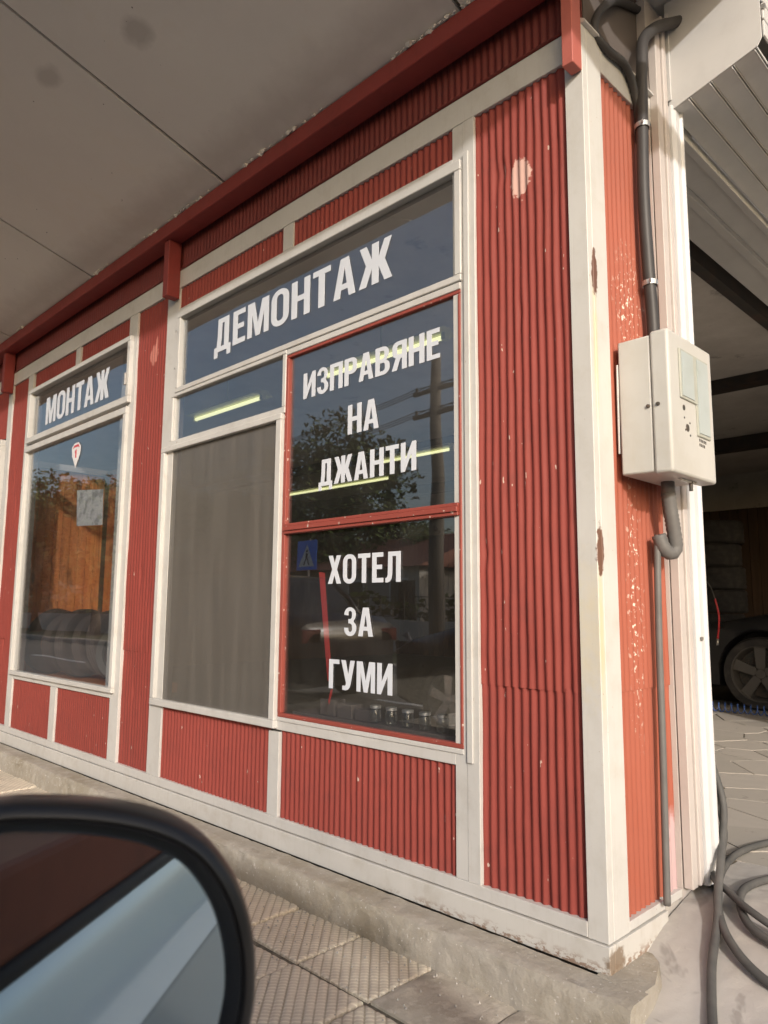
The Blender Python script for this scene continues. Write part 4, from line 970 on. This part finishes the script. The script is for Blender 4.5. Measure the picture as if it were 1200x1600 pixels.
# ================================================================== INSIDE THE SHOP
def lamp(x0, x1, y, z, lab):
    T = thing('fluorescent_lamp', lab, 'ceiling light', ((x0+x1)/2, y, z), 'fluorescent lamps under the shop ceiling')
    MB().tube([(x0, y, z), (x1, y, z)], .014, 10).build('tube', mtube, T, smooth=True)
    MB().prism([(x0-.03, y-.09, z+.02), (x0-.03, y+.09, z+.02), (x0-.03, y+.03, z+.06), (x0-.03, y-.03, z+.06)], (x1-x0+.06, 0, 0)).build('tray', mtray, T)
    for x in (x0-.02, x1+.02): box((x-.015, y-.02, z-.02), (x+.015, y+.02, z+.0195)).build('holder', mtray, T)
    MB().tube([((x0+x1)/2, y, z+.06), ((x0+x1)/2, y, 2.94)], .006, 6).build('hanger', mtray, T)
lamp(-4.58, -3.62, 1.41, 2.70, 'lit yellow tube lamp seen through the small pane above the mesh screen')
lamp(-2.82, -1.76, 1.41, 2.70, 'lit yellow tube lamp behind the top line of lettering on the big window')
lamp(-4.78, -3.74, 3.85, 2.70, 'lit yellow tube lamp behind the right end of the third line of lettering')
lamp(-7.40, -5.38, 4.62, 2.70, 'long greenish tube lamp lowest in the big window, under the third line of lettering')
SHF = thing('work_bench', 'dark reddish bench with a box front inside the left window', 'bench', (-4.3, .5, ZF))
box((-4.98, .16, .50), (-3.6, .78, .56)).build('bench_top', mwood, SHF); box((-4.97, .20, ZF), (-3.7, .75, .495)).build('bench_front', mdwood, SHF)
def tyre_thing(c, axis, r, w, lab, grp, m=None):
    T = thing('tyre', lab, 'tyre', c, grp)
    pf = []
    for k in range(13):
        u = -w/2+w*k/12; pf.append((r-(.018 if abs(u) > w*.42 else (.006 if k % 3 == 0 else 0)), u))
    pf = [(r-.10, -w/2+.01), (r-.03, -w/2)]+pf+[(r-.03, w/2), (r-.10, w/2-.01), (r-.13, 0)]
    MB().lathe(pf, c, axis, 40, closed=True).build('carcass', m or mrub, T, smooth=True, angle=30); return T
GT = 'tyres standing in a row inside the left window'
labs = ['dark tyre standing at the left end of the row on the bench', 'second tyre from the left in the row on the bench', 'middle tyre of the row standing on the bench', 'fourth tyre from the left in the row on the bench', 'dark tyre at the right end of the row on the bench']
for k in range(5): tyre_thing((-4.80+k*.20, .40+k*.03, .56+.25), (.95, .30+.06*(k % 3), .10*(k-2)), .245-.03*(k % 2), .085, labs[k], GT, mdusty)
RB = thing('wheel_rim', 'dusty grey rim standing on the bench right of the row of tyres', 'rim', (-3.8, .52, .56))
MB().lathe([(.20, -.09), (.19, -.07), (.165, -.05), (.165, .06), (.20, .09)], (-3.80, .52, .765), (.8, -.6, 0), 32).build('barrel', mdrim, RB, smooth=True, angle=40)
MB().lathe([(0, -.03), (.05, -.03), (.10, -.045), (.165, -.05)], (-3.80, .52, .765), (.8, -.6, 0), 32).build('disc', mdrim, RB, smooth=True)
pp = thing('paper_sheet', 'printed paper sheet taped to the inside of the left window', 'paper', (-3.4, .022, 1.56))
MB().prism([(-3.60, .0165, 1.80), (-3.22, .0165, 1.765), (-3.205, .0165, 1.55), (-3.575, .0165, 1.57)], (0, .001, 0)).build('sheet', mpaper, pp)
for (x, z) in ((-3.57, 1.785), (-3.25, 1.755)): box((x-.02, .0180, z-.012), (x+.02, .0186, z+.012)).build('tape', mlet, pp)
labs = ['glass jar at the left of the small jars on the window sill', 'glass jar second from left on the window sill', 'glass jar third from left on the window sill', 'glass jar fourth from left on the window sill', 'glass jar fifth from left on the window sill', 'glass jar nearest the white post on the window sill']
for k in range(6):
    x = -.98+k*.082; T = thing('jar', labs[k], 'jar', (x, .10, .655), 'small glass jars on the inner window sill')
    MB().lathe([(0, 0), (.020, 0), (.022, .01), (.022, .042), (.018, .05)], (x, .105, .655), (0, 0, 1), 18).build('glass', mclear, T, smooth=True, angle=50)
    MB().lathe([(.019, .050), (.021, .050), (.021, .060), (0, .061)], (x, .105, .655), (0, 0, 1), 18).build('lid', mclip, T, smooth=True, angle=50)
box((-1.44, .076, .625), (-.48, .20, .652)).build('window_sill', mback, B, bevel=.002)
labs = ['grey cardboard packet at the left of the packets on the sill', 'grey cardboard packet in the middle of the sill packets', 'grey cardboard packet at the right of the packets on the sill']
for k in range(3):
    x = -1.28+k*.1; tag(box((x, .09, .6525), (x+.085, .15, .715-.01*k)).build('packet', mback, bevel=.002), labs[k], 'packet', 'small packets on the inner window sill')
# stack of tyres at the back of the garage
for k in range(7):
    z = ZF+.14+k*.275
    tyre_thing((-2.52+.02*math.sin(k*2.3), 7.35+.02*math.cos(k*1.7), z), (0, 0, 1), .36, .268, ['bottom', 'second lowest', 'third lowest', 'middle', 'third highest', 'second highest', 'top'][k]+' tyre of the tall dark stack behind the car in the garage', 'tyres stacked at the back of the garage')

# ================================================================== ACROSS THE ROAD (seen in the glass)
SG = thing('crossing_sign', 'blue pedestrian crossing sign on a thin grey pole beside the road', 'road sign', (-10.15, -8.9, ZR))
sx, sy = -12.75, -9.4
SG.location = (sx, sy, ZR)
MB().tube([(sx, sy+.05, ZR), (sx, sy+.05, 2.75)], .03, 10).build('pole', mpole, SG, smooth=True)
MB().box((sx-.36, sy+.10, 1.98), (sx+.36, sy+.115, 2.70)).build('plate', msignb, SG, bevel=.01)
MB().prism([(sx-.28, sy+.119, 2.06), (sx+.28, sy+.119, 2.06), (sx, sy+.119, 2.60)], (0, .002, 0)).build('white_triangle', msignw, SG)
g = MB(); q = sy+.124
g.lathe([(0, 0), (.035, 0)], (sx+.005, q, 2.44), (0, 1, 0), 12)
g.prism([(sx-.03, q, 2.39), (sx+.04, q, 2.39), (sx+.04, q, 2.27), (sx-.03, q, 2.27)], (0, .001, 0))
g.prism([(sx-.03, q, 2.268), (sx+.005, q, 2.268), (sx-.06, q, 2.10), (sx-.10, q, 2.10)], (0, .001, 0)); g.prism([(sx+.010, q, 2.268), (sx+.045, q, 2.268), (sx+.12, q, 2.10), (sx+.08, q, 2.10)], (0, .001, 0))
g.build('walking_figure', msignk, SG)
UP = thing('utility_pole', 'dark concrete utility pole with crossarm and wires across the road', 'utility pole', (-10.9, -12.2, ZR))
ux0, uy0 = -11.0, -12.0
MB().tube([(ux0, uy0, ZR), (ux0, uy0, 7.6)], [.20, .14], 10).build('pole', mpole, UP, smooth=True)
for z in (6.0, 6.6): box((ux0-.8, uy0-.05, z), (ux0+.8, uy0+.05, z+.09)).build('crossarm', mpole, UP)
for z in (6.0, 6.6):
    for dx_ in (-.7, 0, .7):
        MB().tube([(ux0+dx_, uy0, z+.09), (ux0+dx_, uy0, z+.22)], .04, 8).build('insulator', mhole, UP)
        for sgn in (1, -1):
            P = []
            for k in range(15): t = k/14; P.append((ux0+dx_+sgn*t*34, uy0-t*3, z+.2-3.6*t*(1-t)*.5))
            MB().tube(P, .012, 5).build('wire', mhole, UP)
# trees
def tree_mesh(seed, h, rad, n=9000):
    rnd = random.Random(seed); t = MB(); th = h*.22
    t.tube([(0, 0, 0), (.08, .03, th*.5), (.02, .0, th), (.1, .05, h*.75)], [.20, .16, .13, .05], 8)
    cl = []
    for k in range(20):
        a = rnd.uniform(0, 6.28); zz_ = th+rnd.uniform(0, h*.5); e = Vector((math.cos(a)*rad*rnd.uniform(.4, .85), math.sin(a)*rad*rnd.uniform(.4, .85), zz_+rnd.uniform(.2, h*.25)))
        t.tube([(.03, .02, zz_*.85), e*.5+Vector((0, 0, zz_*.45)), e], [.07, .045, .02], 6); cl.append((e, rad*rnd.uniform(.28, .5)))
    cl.append((Vector((0, 0, h*.85)), rad*.55)); f = MB()
    for k in range(n):
        c, r = rnd.choice(cl); d = Vector((rnd.gauss(0, 1), rnd.gauss(0, 1), rnd.gauss(0, 1))).normalized()*r*rnd.uniform(.45, 1.08)
        p = c+d; p.z = p.z if p.z > th*.7 else th*.7+rnd.random()*.3; s_ = rnd.uniform(.07, .16)
        a = Vector((rnd.gauss(0, 1), rnd.gauss(0, 1), rnd.gauss(0, 1))).normalized(); b = a.orthogonal().normalized()
        f.add([p-a*s_, p+b*s_*.5, p+a*s_, p-b*s_*.5], [(0, 1, 2, 3)])
    return t, f
protos = []
def tree(x, y, h, rad, seed, lab):
    T = thing('tree', lab, 'tree', (x, y, ZR), 'trees across the road'); 
    if len(protos) <= seed:
        t, f = tree_mesh(seed, 8.0, 2.6)
        off = Vector((x, y, ZR)); t.v = [v+off for v in t.v]; f.v = [v+off for v in f.v]
        a = t.build('trunk', mbark, T, smooth=True); b = f.build('crown', mleaf, T); protos.append((a, b))
    else:
        for q in protos[seed]:
            c = q.copy(); COL.objects.link(c); c.parent = T
    T.scale = (rad/2.6, rad/2.6, h/8.0); T.rotation_euler.z = (x*1.7) % 6.28
TR = [(-24.6, -21, 9.6, 3.7, 0, 'tall broad leafy tree reflected left of the pole, highest of the row'), (-19.6, -22, 4.6, 2.2, 1, 'small leafy tree between the tallest one and the pole'),
      (-29.5, -23, 6.4, 2.6, 1, 'leafy tree just beyond the tallest one, on its far side'), (-31.5, -22, 8.2, 2.9, 0, 'wide leafy tree further along the row'),
      (-15.5, -26, 5.2, 2.2, 1, 'low bushy tree behind the house nearest the pole'), (-36.5, -21, 7.5, 2.8, 0, 'last leafy tree at the far end of the row'), (-2.0, -24, 6.2, 2.8, 1, 'leafy tree standing apart behind the parked cars')]
TR += [(-23.5, -10.6, 5.6, 2.9, 0, 'low wide tree close to the road on the left, beyond the crossing sign'), (-29.5, -11.6, 6.6, 3.1, 1, 'roadside tree on the left with a dense round crown'), (-36.0, -11.5, 7.2, 3.4, 0, 'roadside tree far on the left where the road vanishes'), (-45.0, -13.0, 8.5, 4.2, 1, 'large roadside tree farthest along the road')]
for a in TR: tree(*a)
# low wall with railing, houses
FW = thing('boundary_wall', 'low pale boundary wall with thin iron railing across the road', 'wall', (-15, -13.4, ZR))
box((-44, -13.5, ZR-.1), (8, -13.3, .75)).build('wall', mhouse, FW)
for k in range(105):
    x = -43.8+k*.49; MB().tube([(x, -13.4, .75), (x, -13.4, 1.45)], .012, 4).build('baluster', mhole, FW)
for z in (.85, 1.42): MB().tube([(-44, -13.4, z), (8, -13.4, z)], .015, 4).build('rail', mhole, FW)
def house(x0, x1, y0, y1, h, rh, lab, m=mhouse):
    T = thing('house', lab, 'house', ((x0+x1)/2, y1, ZR), 'houses across the road')
    box((x0, y0, ZR), (x1, y1, h)).build('wall', m, T); ym = (y0+y1)/2
    MB().prism([(x0-.4, y1+.4, h), (x0-.4, y0-.4, h), (x0-.4, ym, h+rh)], (x1-x0+.8, 0, 0)).build('roof', mroof, T)
    k = x0+1.0
    while k < x1-1.4:
        w = box((k, y1+.005, 1.0), (k+1.0, y1+.03, 2.2)).build('window', msignw, T); box((k+.08, y1+.032, 1.08), (k+.92, y1+.04, 2.12)).build('pane', mcglass, w); k += 2.3
    box((x1-1.1, y1+.005, ZR), (x1-.2, y1+.03, 2.1)).build('door', mdwood, T)
house(-26, -16.5, -24.5, -17.5, 2.6, 1.5, 'pale single storey house with red roof reflected low in the big window')
house(-12, -3, -25, -18, 2.9, 1.7, 'pale house with red roof directly opposite the workshop')
house(-42, -31, -25, -18, 2.8, 1.6, 'pale house with red roof far along the road on the left')
g = MB(); rnd = random.Random(8)
for k in range(9000):
    p = Vector((rnd.uniform(-60, 12), -15.2+rnd.uniform(-.6, .6), rnd.uniform(ZR, 1.9+.5*noise.noise(Vector((k*.001, 0, 0))))))
    p.z *= .75+.3*noise.noise(Vector((p.x*.5, 0, 0))); a = Vector((rnd.gauss(0, 1), rnd.gauss(0, 1), rnd.gauss(0, 1))).normalized()*.13; b = a.orthogonal()*.6
    g.add([p-a, p+b, p+a, p-b], [(0, 1, 2, 3)])
tag(g.build('hedge', mleaf), 'dense dark hedge growing behind the low boundary wall across the road', 'hedge', kind='stuff')
